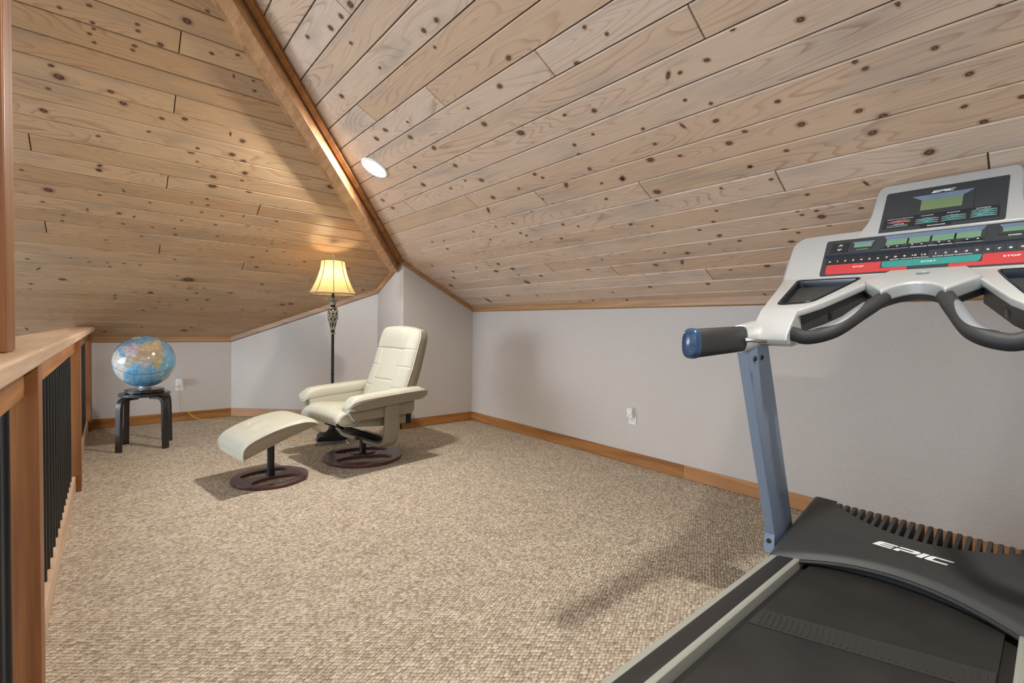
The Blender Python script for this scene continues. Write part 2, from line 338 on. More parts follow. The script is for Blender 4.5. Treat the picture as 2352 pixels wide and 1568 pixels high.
KR=[(1.328,1.175,0.005),(1.384,1.116,0.004),(1.424,1.294,0.009),(1.61,1.0,0.008),(1.619,0.956,0.005),(1.616,0.851,0.006),(1.557,0.735,0.004),(1.621,1.368,0.009),(1.577,1.806,0.012),(1.586,1.513,0.004),(1.277,1.549,0.008),(1.775,0.913,0.005),(1.779,1.222,0.004),(1.826,1.059,0.006),(1.852,0.93,0.007),(1.866,1.217,0.005),(1.792,1.603,0.007),(1.969,0.928,0.008),(1.937,1.285,0.011),(1.961,1.147,0.005),(1.936,0.851,0.004),(2.11,0.9,0.005),(1.887,1.613,0.008),(1.737,1.585,0.007),(1.725,0.994,0.005),(1.72,1.455,0.004),(1.617,0.553,0.007),(1.681,0.33,0.004),(1.794,0.137,0.005),(1.808,0.456,0.005),(1.842,0.436,0.005),(1.85,0.27,0.006),(1.856,0.701,0.006),(1.967,0.205,0.007),(1.987,0.484,0.007),(1.976,0.66,0.009),(2.035,0.425,0.01),(2.091,0.465,0.009),(2.077,0.225,0.004),(2.094,0.1,0.005),(2.075,0.744,0.004),(2.154,0.185,0.008),(2.232,0.328,0.011),(0.79,2.035,0.011),(0.789,2.14,0.009),(0.785,2.258,0.01),(0.738,2.443,0.007),(0.873,2.236,0.006),(1.09,1.833,0.005),(1.012,2.222,0.004),(1.238,2.633,0.01),(1.249,2.779,0.012),(1.267,2.414,0.006),(1.338,2.513,0.011),(1.449,2.432,0.01),(1.461,1.959,0.011),(1.35,1.697,0.009),(1.592,2.42,0.011),(1.495,2.746,0.007),(1.025,1.714,0.008),(1.022,1.812,0.009),(0.988,2.662,0.01),(1.362,1.962,0.005),(1.621,2.855,0.013),(1.496,2.747,0.007),(1.606,3.45,0.012),(1.715,2.656,0.007),(1.738,2.348,0.011),(1.702,2.471,0.006),(1.688,3.455,0.014),(1.874,2.404,0.011),(1.868,2.147,0.007),(1.815,1.952,0.008),(1.851,1.924,0.007),(1.935,1.822,0.011),(1.996,1.487,0.01),(1.99,1.616,0.005),(1.952,2.555,0.01),(1.984,2.057,0.005),(2.095,1.666,0.006),(2.039,2.023,0.006),(2.047,2.226,0.006),(2.107,2.478,0.007),(2.1,2.658,0.006),(2.097,2.923,0.007),(2.204,2.505,0.007),(2.238,2.478,0.007),(2.206,2.854,0.007),(2.207,3.459,0.009),(2.208,2.099,0.007),(2.248,2.004,0.005),(2.324,2.221,0.007),(2.293,2.388,0.006),(2.301,2.499,0.006),(2.312,1.655,0.006),(2.115,3.371,0.007),(2.098,3.53,0.007),(2.369,3.98,0.009),(2.49,3.793,0.01),(2.482,3.411,0.008),(2.685,2.787,0.01),(2.661,2.271,0.011),(2.644,3.017,0.009),(2.559,3.0,0.012),(2.561,3.225,0.013),(2.749,3.026,0.018),(2.923,3.485,0.013),(3.003,3.876,0.022),(2.964,2.272,0.006),(3.062,2.549,0.007),(3.076,2.217,0.006),(3.068,2.697,0.006),(2.954,3.109,0.007),(2.579,2.074,0.005),(2.476,3.091,0.011),(2.691,4.137,0.016),(2.579,3.917,0.013),(1.995,1.485,0.009),(2.128,1.366,0.012),(2.182,1.401,0.005),(2.192,1.065,0.005),(2.203,0.848,0.005),(2.11,0.9,0.005),(2.328,0.744,0.005),(2.326,1.15,0.004),(2.312,1.655,0.004),(2.354,1.537,0.004),(2.398,1.2,0.005),(2.506,1.218,0.008),(2.441,1.299,0.004),(2.417,0.811,0.004),(2.446,0.8,0.004),(2.434,0.738,0.004),(2.458,0.577,0.004),(2.475,0.729,0.011),(2.538,0.717,0.005),(2.53,0.903,0.009),(2.621,0.9,0.008),(2.615,1.463,0.009),(2.589,1.599,0.005),(2.693,1.539,0.009),(2.694,1.727,0.009),(2.808,1.291,0.004),(2.931,1.491,0.009),(2.926,1.916,0.009),(3.075,1.196,0.006),(3.092,1.302,0.005),(3.087,1.798,0.005),(3.076,2.217,0.006),(2.8,1.082,0.009),(2.562,0.852,0.004),(2.567,1.137,0.004),(2.561,1.3,0.004),(2.324,0.532,0.004)]
def planks(name, left, v_start, step, k0, k1, joints, knots, mats, u_lo, hip_pad=.12, u_hi=99):
    """tongue-and-groove boards of one roof slope, one mesh, each board its own grain offset"""
    rng = random.Random(11 if left else 23)
    SL = math.sqrt(1.25)
    nrm = Vector((0, .5, 1) if left else (.5, 0, 1)).normalized()
    def P(u, v, d): return (Vector((u, v, cz_left(v))) if left else Vector((v, u, cz_right(v)))) + nrm*d
    vs, fs, uvs, rnd, mi = [], [], [], [], []
    def quad(pts, uv, r, m):
        n = len(vs); vs.extend(pts); fs.append(tuple(range(n, n+len(pts)))); uvs.extend(uv); rnd.append(r); mi.append(m)
    for k in range(k0, k1):
        a, b = v_start + step*k, v_start + step*(k+1)
        uend = min((b - 2.14 if left else b + 2.14) + hip_pad, u_hi)
        if uend < u_lo + .2: continue
        js = sorted(j[1] for j in joints if j[0] == k)
        base = (.277 if left else 2.07)
        cuts = [u_lo]; u = u_lo
        while True:
            n = rng.choice((4, 5, 6, 7)); g = base + .6*(round((u-base)/.6) + n)
            if g > uend - .3: break
            if not (js and abs(g - js[0]) < 2.6) and not (-.4 < g < 2.3 and left) and not (.0 < g < 4.3 and not left): cuts.append(g)
            u = g
        cuts = sorted(set(cuts + [j for j in js if j < uend - .05])) + [uend]
        for u0, u1 in zip(cuts, cuts[1:]):
            r = rng.random(); ou, ov = rng.random()*30, rng.random()*30
            cu, cv, d = .0035, .0052, .0065
            g_ = .0015; O = [(u0+g_, a+g_), (u1-g_, a+g_), (u1-g_, b-g_), (u0+g_, b-g_)]; I = [(u0+cu, a+cv), (u1-cu, a+cv), (u1-cu, b-cv), (u0+cu, b-cv)]
            T = lambda q: (q[0]+ou, q[1]*SL+ov)
            quad([P(*q, 0) for q in I], [T(q) for q in I], r, 0)
            for i in range(4):
                j = (i+1) % 4
                quad([P(*O[i], d), P(*O[j], d), P(*I[j], 0), P(*I[i], 0)], [T(O[i]), T(O[j]), T(I[j]), T(I[i])], r, 0)
    # sheathing behind the boards
    a, b = v_start + step*k0, v_start + step*k1
    e = lambda v: min((v - 2.14 if left else v + 2.14) + hip_pad, u_hi)
    pts = [(u_lo, a), (max(e(a), u_lo), a)] + ([(u_hi, u_hi-2.14-hip_pad)] if (not left and e(b) >= u_hi) else []) + [(e(b), b), (u_lo, b)]
    quad([P(*q, .009) for q in pts], [(0, 0)]*len(pts), .5, 1)
    quad([P(*q, .06) for q in pts], [(0, 0)]*len(pts), .5, 1)
    # knots
    for n, (x, y, r) in enumerate(knots):
        u, v = (x, y) if left else (y, x)
        r = max(r, .0055)*1.05; el = rng.uniform(1.0, 1.45); an = rng.uniform(-.4, .4); 
        if rng.random() < .10: el, an = rng.uniform(2.2, 3.2), rng.uniform(.9, 2.2); r *= .75
        c, s = math.cos(an), math.sin(an); m = 14; R = 3.0
        ring, uv = [], []
        for q in range(m):
            t = 2*PI*q/m; px, py = R*math.cos(t), R*math.sin(t)
            du, dv = px*r*el, py*r
            ring.append((u + du*c - dv*s, v + (du*s + dv*c)/SL)); uv.append((5 + 10*(n % 40) + px, 5 + 10*(n//40) + py))
        k = math.floor((v - v_start)/step); lo, hi = v_start + step*k + .0043, v_start + step*(k+1) - .0043
        ring = [(p[0], min(max(p[1], lo), hi)) for p in ring]
        # uv follows the clamp so that a knot on an edge is cut, not squeezed
        uv = []
        for p in ring:
            a1, b1 = p[0]-u, (p[1]-v)*SL; uv.append((5 + 10*(n % 40) + (a1*c + b1*s)/(r*el), 5 + 10*(n//40) + (-a1*s + b1*c)/r))
        quad([P(*p, -.0004) for p in ring], uv, .5, 2)
    me = bpy.data.meshes.new(name); me.from_pydata([tuple(v) for v in vs], [], fs)
    ul = me.uv_layers.new(name='UVMap'); ul.data.foreach_set('uv', [c for uv in uvs for c in uv])
    at = me.attributes.new('rnd', 'FLOAT', 'FACE'); at.data.foreach_set('value', rnd)
    me.polygons.foreach_set('material_index', mi)
    for m_ in mats: me.materials.append(m_)
    ob = bpy.data.objects.new(name, me); COL.objects.link(ob); return struct(ob)
planks('ceiling_left', True, 2.96438, .119312, -43, 26, JL, KL, [M['pine_warm'], M['groove'], M['knot']], -4.6)
planks('ceiling_right', False, .56968, .12273, -42, 21, JR, KR, [M['pine'], M['groove'], M['knot']], -2.4, u_hi=4.42)

# floors
b = MB().box((-.232, -2.4, -.3), (XR+.1, YB+.1, 0)); struct(b.build('floor', M['carpet']))
M['low_floor'] = wood('dark_hall_floor', lin(58,42,32), lin(84,62,46), 1, .4)
b = MB().box((-4.7, -2.4, -2.75), (-.232, YB+.1, -2.65)); struct(b.build('floor_lower', M['low_floor']))

# walls (each a slab 8 cm thick, outside the room)
def wall(name, pts, out, z0=0, zt=None):
    m = MB(); o = Vector((out[0], out[1], 0))*.08
    for p, q in zip(pts, pts[1:]):
        n = 1
        A, B = Vector((*p, z0)), Vector((*q, z0)); C, D = Vector((*q, (cz(*q) if zt is None else zt)+.012)), Vector((*p, (cz(*p) if zt is None else zt)+.012))
        m.prism([A, B, C, D], o)
    return struct(m.build(name, M['wall']))
wall('wall_right', [(XR, -2.4), (XR, YR+.08)], (1, 0))
wall('wall_return', [(XC+.012, YR), (XR, YR)], (0, 1))
# outside corner with a rounded bead
cr = .014; arc = [(XC + cr - cr*math.cos(t), YR + cr - cr*math.sin(t)) for t in [i*PI/12 for i in range(7)]]
m = MB(); plan = [(XC, YS)] + arc
rings = [[Vector((x, y, 0)), Vector((x, y, cz(x, y)+.012)), Vector((x+.06, y+.06, cz(x, y)+.012)), Vector((x+.06, y+.06, 0))] for x, y in plan]
m.loft(rings); struct(m.build('wall_step', M['wall'], smooth=60))
wall('wall_diagonal', [(XC, YS), (XI, YB)], (.680, .733))
wall('wall_back', [(-4.7, YB), (XI, YB)], (0, 1), z0=-2.7)

wall('wall_rear', [(-4.7, -2.4), (XR, -2.4)], (0, -1), z0=0)

# baseboards and the pine strip under the ceiling
def board(name, p, q, inw, mat, z0, z1, th, follow=False, e0=0, e1=0):
    p, q = Vector((*p, 0)), Vector((*q, 0)); d = (q-p).normalized(); p = p - d*e0; q = q + d*e1; n = Vector((*inw, 0))*th; m = MB()
    vs = []
    for A in (p, q, q+n, p+n): vs.append(A + Vector((0, 0, (cz(A.x, A.y) - .05) if follow else z0)))
    for A in (p, q, q+n, p+n): vs.append(A + Vector((0, 0, (cz(A.x, A.y)+.004) if follow else z1)))
    return struct(m.hexa(vs).build(name, mat, bevel=.002, seg=2))
sq = math.sqrt(.5)
board('baseboard_right', (XR, 1.712), (XR, YR), (-1, 0), M['fir_y'], .002, .0927, .014)
board('baseboard_right', (XR, -2.4), (XR, 1.711), (-1, 0), wood('lighter_fir_baseboard', lin(158,108,62), lin(190,138,86), 1), .002, .0927, .014)
board('baseboard_return', (XC-.014, YR), (XR, YR), (0, -1), M['fir_x'], .002, .0927, .014)
board('baseboard_step', (XC, YR-.014), (XC, YS), (-1, 0), M['fir_y'], .002, .0927, .014)
board('baseboard_diagonal', (XC, YS), (XI, YB), (-.680, -.733), wood('pale_fir_baseboard', lin(164,118,82), lin(192,146,108), 0, turn=PI/4), .002, .0927, .014)
board('baseboard_back', (-.23, YB), (XI, YB), (0, -1), M['fir_x'], .002, .0927, .014)
board('trim_1', (XR, -2.4), (XR, YR), (-1, 0), M['trimpine_y'], 0, 0, .02, True)
board('trim_2', (XC, YR), (XR, YR), (0, -1), M['trimpine_x'], 0, 0, .016, True)
board('trim_3', (XC, YR+.03), (XC, YS), (-1, 0), M['trimpine_y'], 0, 0, .02, True)
board('trim_4', (XC, YS), (XI, YB), (-.680, -.733), M['trimpine_d'], 0, 0, .02, True)
board('trim_5', (-4.6, YB), (XI, YB), (0, -1), M['trimpine_x'], 0, 0, .02, True)

# hip beam under the fold of the ceiling, with a strip on each side
def hip(x, lat): return Vector((x + lat*sq, x + 2.14 - lat*sq, 0))
def latf(x, a, b): return a + (b-a)*(x-.4)/1.8     # lateral offset at x=.4 and x=2.2
def hip_prism(name, a, b, w, zfn, x0, x1, mat):
    ends = []
    for x in (x0, x1):
        l = latf(x, a, b); q = []
        for s in (-.5, .5):
            p = hip(x, l + s*w); z0, z1 = zfn(p, x); q.append((Vector((p.x, p.y, z0)), Vector((p.x, p.y, z1))))
        ends.append([q[0][0], q[1][0], q[1][1], q[0][1]])
    return struct(MB().loft(ends).build(name, mat, bevel=.003, seg=2))
zh = lambda x: cz_right(x)
M['beam'] = wood('hip_beam_fir', lin(164,118,78), lin(196,152,112), 1, .38)
hip_prism('trim_6', .012, -.066, .078, lambda p, x: (zh(x) - .115, zh(x) + .03), -4.2, 2.232, M['beam'])
hip_prism('trim_7', .088, .018, .044, lambda p, x: (cz(p.x, p.y) - .026, cz(p.x, p.y) + .02), -4.2, 2.30, M['fir_y'])
hip_prism('trim_8', -.066, -.135, .036, lambda p, x: (cz(p.x, p.y) - .022, cz(p.x, p.y) + .02), -4.2, 2.18, M['trimpine_y'])

# ------------------------------------------------------------------ railing
rl = thing('railing', 'stained fir loft railing with black metal balusters along the open edge', 'railing', (-.187, 3.8, 0))
YP = [-.36, 1.70, 3.86, 5.905]
for y in YP:
    MB().box((-.232, y, .0), (-.142, y+.09, .95)).build('post', M['post'], rl, bevel=.004)
MB().box((-.262, -.6, .95), (-.112, 1.42, .987)).build('top_cap', M['cap'], rl, bevel=.009, seg=3)
MB().box((-.262, 1.4215, .95), (-.112, 6.0, .987)).build('top_cap', M['cap'], rl, bevel=.009, seg=3)
for a, c in zip(YP, YP[1:]):
    MB().box((-.207, a+.09, .853), (-.167, c, .95)).build('upper_rail', M['fir_y'], rl, bevel=.003)
    MB().box((-.212, a+.09, 0), (-.168, c, .098)).build('bottom_rail', M['cap'], rl, bevel=.003)
    n = round((c-a-.09)/.113) - 1; st = (c-a-.09)/(n+1)
    for i in range(1, n+1):
        MB().lathe([(.0095, .097), (.0095, .856)], (-.19, a+.09+st*i, 0), 14).build('baluster', M['black_metal'], rl)
post = MB().box((-.238, 1.231, .987), (-.142, 1.328, 2.93)).build('wooden_column', M['post'], bevel=.004)
tag(post, 'stained fir square column standing on the pale railing cap', 'column')

# ------------------------------------------------------------------ recessed ceiling lights
M['bulb'] = emit('lit_flood_bulb', (1, .955, .90, 1), 950)
def can(x, y, label):
    nrm = Vector((-.5, 0, -1)).normalized(); o = Vector((x, y, cz_right(x)))
    X = Vector((0, 1, 0)); Y = nrm.cross(X); T = Matrix((( X.x, Y.x, nrm.x, o.x), (X.y, Y.y, nrm.y, o.y), (X.z, Y.z, nrm.z, o.z), (0,0,0,1)))
    t = thing('recessed_light', label, 'ceiling light', o)
    MB().lathe([(.098, .0006), (.098, .004), (.093, .0085), (.082, .0095), (.076, .006), (.075, .0008)], n=48, M=T).build('trim_ring', M['white_plastic'], t)
    MB().lathe([(.0745, .0008), (.0745, .0016), (.0, .0016)], n=48, M=T).build('baffle', M['can_grey'], t)
    T2 = T @ Matrix.Translation((-.012, .010, 0))
    MB().lathe([(.050, .0018), (.048, .004), (.040, .0075), (.025, .0095), (.0, .010)], n=40, M=T2).build('bulb', M['bulb'], t)
M['can_grey'] = plain('grey_baffle', lin(112,112,108), .5)
can(1.383, 3.10, 'lit round recessed light in the whitewashed pine ceiling')
can(1.20, .13, 'second lit recessed light in the ceiling above the treadmill')

# ------------------------------------------------------------------ outlets, plugs, cord
def outlet(M4, label):
    t = thing('wall_outlet', label, 'outlet', M4.translation)
    MB().prism([M4 @ Vector((a, b, .0005)) for a, b in rrect(.072, .117, .005)], M4.to_3x3() @ Vector((0,0,.005))).build('cover_plate', M['white_plastic'], t, bevel=.0015)
    for dz in (-.0195, .0195):
        f = MB().prism([M4 @ Vector((a, b+dz, .0056)) for a, b in rrect(.034, .029, .009)], M4.to_3x3() @ Vector((0,0,.0015))).build('socket', M['white_plastic'], t)
        s = MB()
        for dx, h in ((-.0065, .009), (.0065, .007)): s.prism([M4 @ Vector((dx+a, b+dz+.003, .0072)) for a, b in rrect(.0024, h, .001, 2)], M4.to_3x3() @ Vector((0,0,.0003)))
        s.prism([M4 @ Vector((a, b+dz-.009, .0072)) for a, b in rrect(.005, .005, .0024, 4)], M4.to_3x3() @ Vector((0,0,.0003)))
        s.build('slot', M['slot'], f)
    return t
def basis(o, X, Z):
    X, Z = Vector(X), Vector(Z); Y = Z.cross(X); return Matrix(((X.x,Y.x,Z.x,o[0]),(X.y,Y.y,Z.y,o[1]),(X.z,Y.z,Z.z,o[2]),(0,0,0,1)))
WR = basis((XR, 2.158, .37), (0,-1,0), (-1,0,0)); WB = basis((.545, YB, .378), (1,0,0), (0,-1,0))
outlet(WR, 'white wall outlet on the long grey wall beside the treadmill')
outlet(WB, 'white wall outlet behind the globe stool on the back wall')
def freshener(M4, label, oval):
    t = thing('plug_in_adapter', label, 'plug-in', M4.translation)
    MB().prism([M4 @ Vector((a-.004, b+.034, .0082)) for a, b in rrect(.052, .074, .006)], M4.to_3x3() @ Vector((0,0,.032))).build('body', M['white_plastic'], t, bevel=.004)
    MB().prism([M4 @ Vector((a-.004, b+.043, .0402)) for a, b in rrect(.05, .046, .022, 8)], M4.to_3x3() @ Vector((0,0,.006))).build('front_dome', M['white_plastic'], t, bevel=.003)
    MB().prism([M4 @ Vector((a-.006, b+.008, .0402)) for a, b in rrect(.006, .006, .0029, 4)], M4.to_3x3() @ Vector((0,0,.0006))).build('indicator', M['slot'], t)
freshener(WR, 'white plug-in adapter on the long grey wall outlet', 1)
freshener(WB, 'white plug-in adapter with the gold cord by the globe', 1)
# ------------------------------------------------------------------ helper solids for upholstery
def sgn(x): return (x > 0) - (x < 0)
def superring(w, h, p, n=28):
    o = []
    for k in range(n):
        t = 2*PI*k/n; c, s = math.cos(t), math.sin(t)
        o.append((w*sgn(c)*abs(c)**(2/p), h*sgn(s)*abs(s)**(2/p)))
    return o
def curve_mesh(name, loops, z, depth, mat, parent, bevel=.003, M4=None):
    cu = bpy.data.curves.new(name, 'CURVE'); cu.dimensions = '2D'; cu.fill_mode = 'BOTH'; cu.extrude = depth/2; cu.bevel_depth = bevel; cu.bevel_resolution = 2; cu.offset = -bevel
    for lp in loops:
        sp = cu.splines.new('POLY'); sp.points.add(len(lp)-1); sp.use_cyclic_u = True
        for i, p in enumerate(lp): sp.points[i].co = (p[0], p[1], 0, 1)
    tmp = bpy.data.objects.new('tmp', cu); me = bpy.data.meshes.new_from_object(tmp); bpy.data.objects.remove(tmp)
    me.name = name
    me.transform((world_of(parent).inverted() if M4 is not None else Matrix.Identity(4)) @ (M4 or Matrix.Identity(4)) @ Matrix.Translation((0, 0, z)))
    me.materials.clear(); me.materials.append(mat)
    ob = bpy.data.objects.new(name, me); COL.objects.link(ob); ob.parent = parent; finish(ob, 30); return ob
def disc_base(root, R, th, bar_deg, hole):
    """round wooden plate with two long lens-shaped openings either side of a middle bar"""
    a = math.radians(bar_deg); c, s = math.cos(a), math.sin(a)
    rot = lambda p: (p[0]*c - p[1]*s, p[0]*s + p[1]*c)
    out = [(R*math.cos(2*PI*k/72), R*math.sin(2*PI*k/72)) for k in range(72)]
    hl, hc, hw = hole; holes = []
    for sg in (-1, 1):
        lp = [rot((hl*sgn(math.cos(t))*abs(math.cos(t))**.9, sg*hc + hw*math.sin(t))) for t in [2*PI*k/48 for k in range(48)]]
        holes.append(lp[::-1])
    return curve_mesh('base', [out] + holes, th/2 + .001, th - .006, M['mahogany'], root)

# ------------------------------------------------------------------ ottoman
YAW = math.radians(7.5)
ot = thing('ottoman', 'cream leather footstool on a round mahogany base in front of the recliner', 'ottoman', (.812, 3.43, 0), YAW)
disc_base(ot, .235, .021, 1, (.152, .097, .070))
OW = world_of(ot)
MB().lathe([(.026, .0205), (.026, .055), (.0225, .056), (.0225, .33)], n=24, M=OW @ Matrix.Translation((.01, .02, 0))).build('stem', M['black_metal'], ot)
for x in (-.06, .10):
    b = MB(); b.lathe([(.0, .0215), (.008, .0215), (.008, .0205)], n=12, M=OW @ Matrix.Translation((x, .015, .001)))
    b.build('base_bolt', M['black_metal'], ot)
def ott_prof(t):   # closed side profile (lx, z): bottom, then over the top; t in 0..1
    top = bez([(-.234, 0, .222), (-.246, 0, .258), (-.238, 0, .298), (-.205, 0, .330), (-.145, 0, .358), (-.055, 0, .388), (.05, 0, .410), (.14, 0, .417), (.205, 0, .405), (.232, 0, .383)], 6)
    return top
TOPP = ott_prof(0)
def owf(u): return 1 - .075*max(0, (abs(2*u-1)-.80)/.20)**2.2
def prof_at(P, t):
    f = t*(len(P)-1); i = min(int(f), len(P)-2); return P[i].lerp(P[i+1], f-i)
def ott_top(u, v):
    p = prof_at(TOPP, u); y = (v-.5)*2
    e = max(0, abs(y)-.80)/.20; drop = (1 - math.sqrt(max(0, 1-e*e)))*.018
    puff = .010*(1-abs(y)**3)*math.sin(PI*u); ee = max(0, (abs(u-.5)*2-.88)/.12); drop = max(drop, .017*ee*ee)
    for by, bu in ((-.33, .52), (.33, .52)):
        d2 = ((y-by)*.225/.030)**2 + ((u-bu)*.5/.020)**2; puff -= .026*math.exp(-d2)
        puff -= .009*math.exp(-((u-bu)*.5/.006)**2)*math.exp(-((y-by)*.225/.075)**2)
    return OW @ Vector((p.x, y*.228*owf(u), p.z + puff - drop))
b = MB().grid(ott_top, 110, 90)
b.build('cushion_top', M['leather'], ot, smooth=180)
BOTP = bez([(-.234, 0, .218), (-.12, 0, .260), (.05, 0, .32), (.232, 0, .376)], 8)
n = 40
sideL = []
for sg in (-1, 1):
    m = MB(); rows = []
    for i in range(n):
        u = i/(n-1); t = prof_at(TOPP, u); q = prof_at(BOTP, u)
        rows.append([OW @ Vector((t.x, sg*.228*owf(u), t.z-.018)), OW @ Vector((t.x, sg*.231*owf(u), (t.z-.018)*.5+q.z*.5)), OW @ Vector((q.x, sg*.224*owf(u), q.z))])
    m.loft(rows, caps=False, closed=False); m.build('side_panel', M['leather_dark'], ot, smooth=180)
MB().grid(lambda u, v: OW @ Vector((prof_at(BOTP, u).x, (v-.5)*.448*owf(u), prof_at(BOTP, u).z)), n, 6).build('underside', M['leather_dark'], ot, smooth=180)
lp = [OW @ Vector((prof_at(TOPP, i/39).x, -.229*owf(i/39), prof_at(TOPP, i/39).z-.017)) for i in range(40)] + [OW @ Vector((prof_at(TOPP, i/39).x, .229*owf(i/39), prof_at(TOPP, i/39).z-.017)) for i in range(39, -1, -1)]
MB().ring_tube(lp, .0042).build('piping', M['piping'], ot, smooth=180)

# ------------------------------------------------------------------ recliner (lx points to its back, ly to the far arm)
ch = thing('recliner_chair', 'cream leather swivel recliner on a round mahogany base beside the floor lamp', 'armchair', (1.515, 3.56, 0), YAW)
CW = world_of(ch); V = lambda x, y, z: CW @ Vector((x, y, z))
disc_base(ch, .298, .026, -25, (.205, .124, .092))
b = curve_mesh('base_plate', [[(.095*math.cos(2*PI*k/40), .05*math.sin(2*PI*k/40)) for k in range(40)]], .0295, .006, M['black_metal'], ch, .001); b.rotation_euler = (0, 0, math.radians(-24)); b.location = (.02, .04, 0)
MB().lathe([(.026, .031), (.026, .15)], n=24, M=CW @ Matrix.Translation((.02, .04, 0))).build('stem', M['black_metal'], ch)
# black swivel mechanism: bar running from the stem up to the seat front, webbing on top
for y in (-.15, .15):
    m = MB(); m.loft([[V(.06, y-.012, .150), V(.06, y+.012, .150), V(.06, y+.012, .185), V(.06, y-.012, .185)], [V(-.24, y-.012, .275), V(-.24, y+.012, .275), V(-.24, y+.012, .315), V(-.24, y-.012, .315)]])
    m.build('swing_bar', M['black_metal'], ch)
def web(u, v):
    x = .05 - .27*u; return V(x, (v-.5)*.27, .178 + .125*u + .006*math.sin(u*22))
MB().grid(web, 40, 8).build('webbing', M['black_fabric'], ch, smooth=180)
MB().box((-.02, -.18, .138), (.13, .18, .172), CW).build('mechanism_plate', M['black_metal'], ch, bevel=.004)
# C-shaped leather wrapped supports
for sg in (-1, 1):
    path = [(0, .06, .147), (0, .20, .145), (0, .27, .150), (0, .325, .178), (0, .352, .235), (0, .358, .32), (0, .358, .475)]
    P = bez(path, 6); rows = []
    for i, p in enumerate(P):
        t = (P[min(i+1, len(P)-1)] - P[max(i-1, 0)]).normalized(); nn = Vector((0, -t.z, t.y))
        rows.append([V(.02 + .062*a, sg*(p.y + nn.y*.017*c), p.z + nn.z*.017*c) for a, c in superring(1, 1, 5, 20)])
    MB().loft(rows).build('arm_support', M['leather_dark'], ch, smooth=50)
# seat
def seat_ring(u):      # u: 0 front .. 1 back
    P = bez([(-.375, 0, .366), (-.368, 0, .398), (-.34, 0, .425), (-.28, 0, .440), (-.15, 0, .432), (.05, 0, .415), (.20, 0, .41)], 6)
    return prof_at(P, u)
def seat_top(u, v):
    p = seat_ring(u); y = (v-.5)*2; e = max(0, abs(y)-.72)/.28; drop = (1-math.sqrt(max(0, 1-e*e)))*.055*min(1, .15 + 3*u)
    puff = .012*(1-y*y)*math.sin(PI*min(1, u*1.1))
    for q in (-.62, .62): puff -= .006*math.exp(-((y-q)/.02)**2)*(1 if u < .45 else 0)
    return V(p.x, y*.278, p.z + puff - drop)
MB().grid(seat_top, 50, 44).build('seat', M['leather'], ch, smooth=180)
SF = bez([(-.375, 0, .366), (-.366, 0, .345), (-.335, 0, .332), (-.25, 0, .322)], 6)
MB().grid(lambda u, v: V(prof_at(SF, u).x, (v-.5)*.556*(1-.05*u), prof_at(SF, u).z), 20, 12).build('seat_front', M['leather'], ch, smooth=180)
sl = [(-.350, .352), (-.315, .338), (-.265, .336), (-.22, .354), (-.175, .374), (-.11, .386), (.12, .388)]
for sg in (-1, 1):
    m = MB(); m.prism([V(x, sg*.274, z) for x, z in [(-.330, .341), (-.28, .326), (-.02, .298), (.20, .292), (.20, .40), (-.10, .390), (-.165, .376), (-.21, .358), (-.26, .340)]], CW.to_3x3() @ Vector((0, sg*.012, 0)))
    MB().prism([V(x, sg*.262, z) for x, z in [(-.368, .372), (-.355, .350), (-.322, .338), (-.262, .336), (-.212, .356), (-.165, .378), (-.10, .392), (-.12, .405), (-.28, .402), (-.345, .395)]], CW.to_3x3() @ Vector((0, sg*.020, 0))).build('seat_cheek', M['leather'], ch, bevel=.009, seg=3)
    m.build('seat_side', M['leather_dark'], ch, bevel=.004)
    MB().tube(bez([V(x, sg*.290, z) for x, z in sl], 5), .0042, 8).build('piping', M['piping'], ch, smooth=180)
MB().box((-.22, -.22, .318), (.2, .22, .34), CW).build('seat_pan', M['black_fabric'], ch)
# arms
for sg in (-1, 1):
    P = bez([(-.335, 0, .475), (-.30, 0, .500), (-.22, 0, .515), (.0, 0, .528), (.2, 0, .538), (.30, 0, .540)], 6); rows = []
    for i, p in enumerate(P):
        u = i/(len(P)-1); f = min(1, .35 + 2.6*u) if u < .25 else (1 if u < .93 else 1 - (u-.93)*5)
        h = .044*f + .006
        rows.append([V(p.x, sg*.335 + .060*(.8+.2*f)*a, p.z + h*c - .012) for a, c in superring(1, 1, 3.2, 28)])
    pad = MB().loft(rows).build('armrest', M['leather'], ch, smooth=60)
    e = [V(p.x, sg*.3965, p.z + .012) for p in P[2:-2]]
    e = e + [V(.325, sg*.375, .553), V(.328, sg*.30, .553)]
    MB().tube([V(-.338, sg*.30, .472), V(-.345, sg*.335, .474), V(-.338, sg*.378, .476)] + e, .0042, 8).build('piping', M['piping'], pad, smooth=180)
    m = MB(); m.prism([V(x, sg*.281, z) for x, z in [(-.318, .50), (-.30, .43), (-.27, .37), (.20, .37), (.22, .53), (-.18, .515), (-.28, .51)]], CW.to_3x3() @ Vector((0, sg*.03, 0)))
    m.build('arm_lining', M['leather'], ch, bevel=.013, seg=4)
    # outer skirt under the pad
    m = MB(); m.prism([V(x, sg*.300, z) for x, z in [(-.325, .475), (-.29, .395), (-.265, .372), (.215, .372), (.235, .40), (.235, .515), (-.2, .50)]], CW.to_3x3() @ Vector((0, sg*.05, 0)))
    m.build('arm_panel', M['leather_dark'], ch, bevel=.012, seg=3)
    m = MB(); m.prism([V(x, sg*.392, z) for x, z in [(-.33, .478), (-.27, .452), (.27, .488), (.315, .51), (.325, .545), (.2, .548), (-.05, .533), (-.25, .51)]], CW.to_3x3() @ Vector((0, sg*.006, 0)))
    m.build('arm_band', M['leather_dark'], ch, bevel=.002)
    MB().tube([V(-.338, sg*.352, .47), V(-.322, sg*.352, .44), V(-.296, sg*.352, .40), V(-.272, sg*.352, .374)], .0042, 8).build('piping', M['piping'], ch, smooth=180)
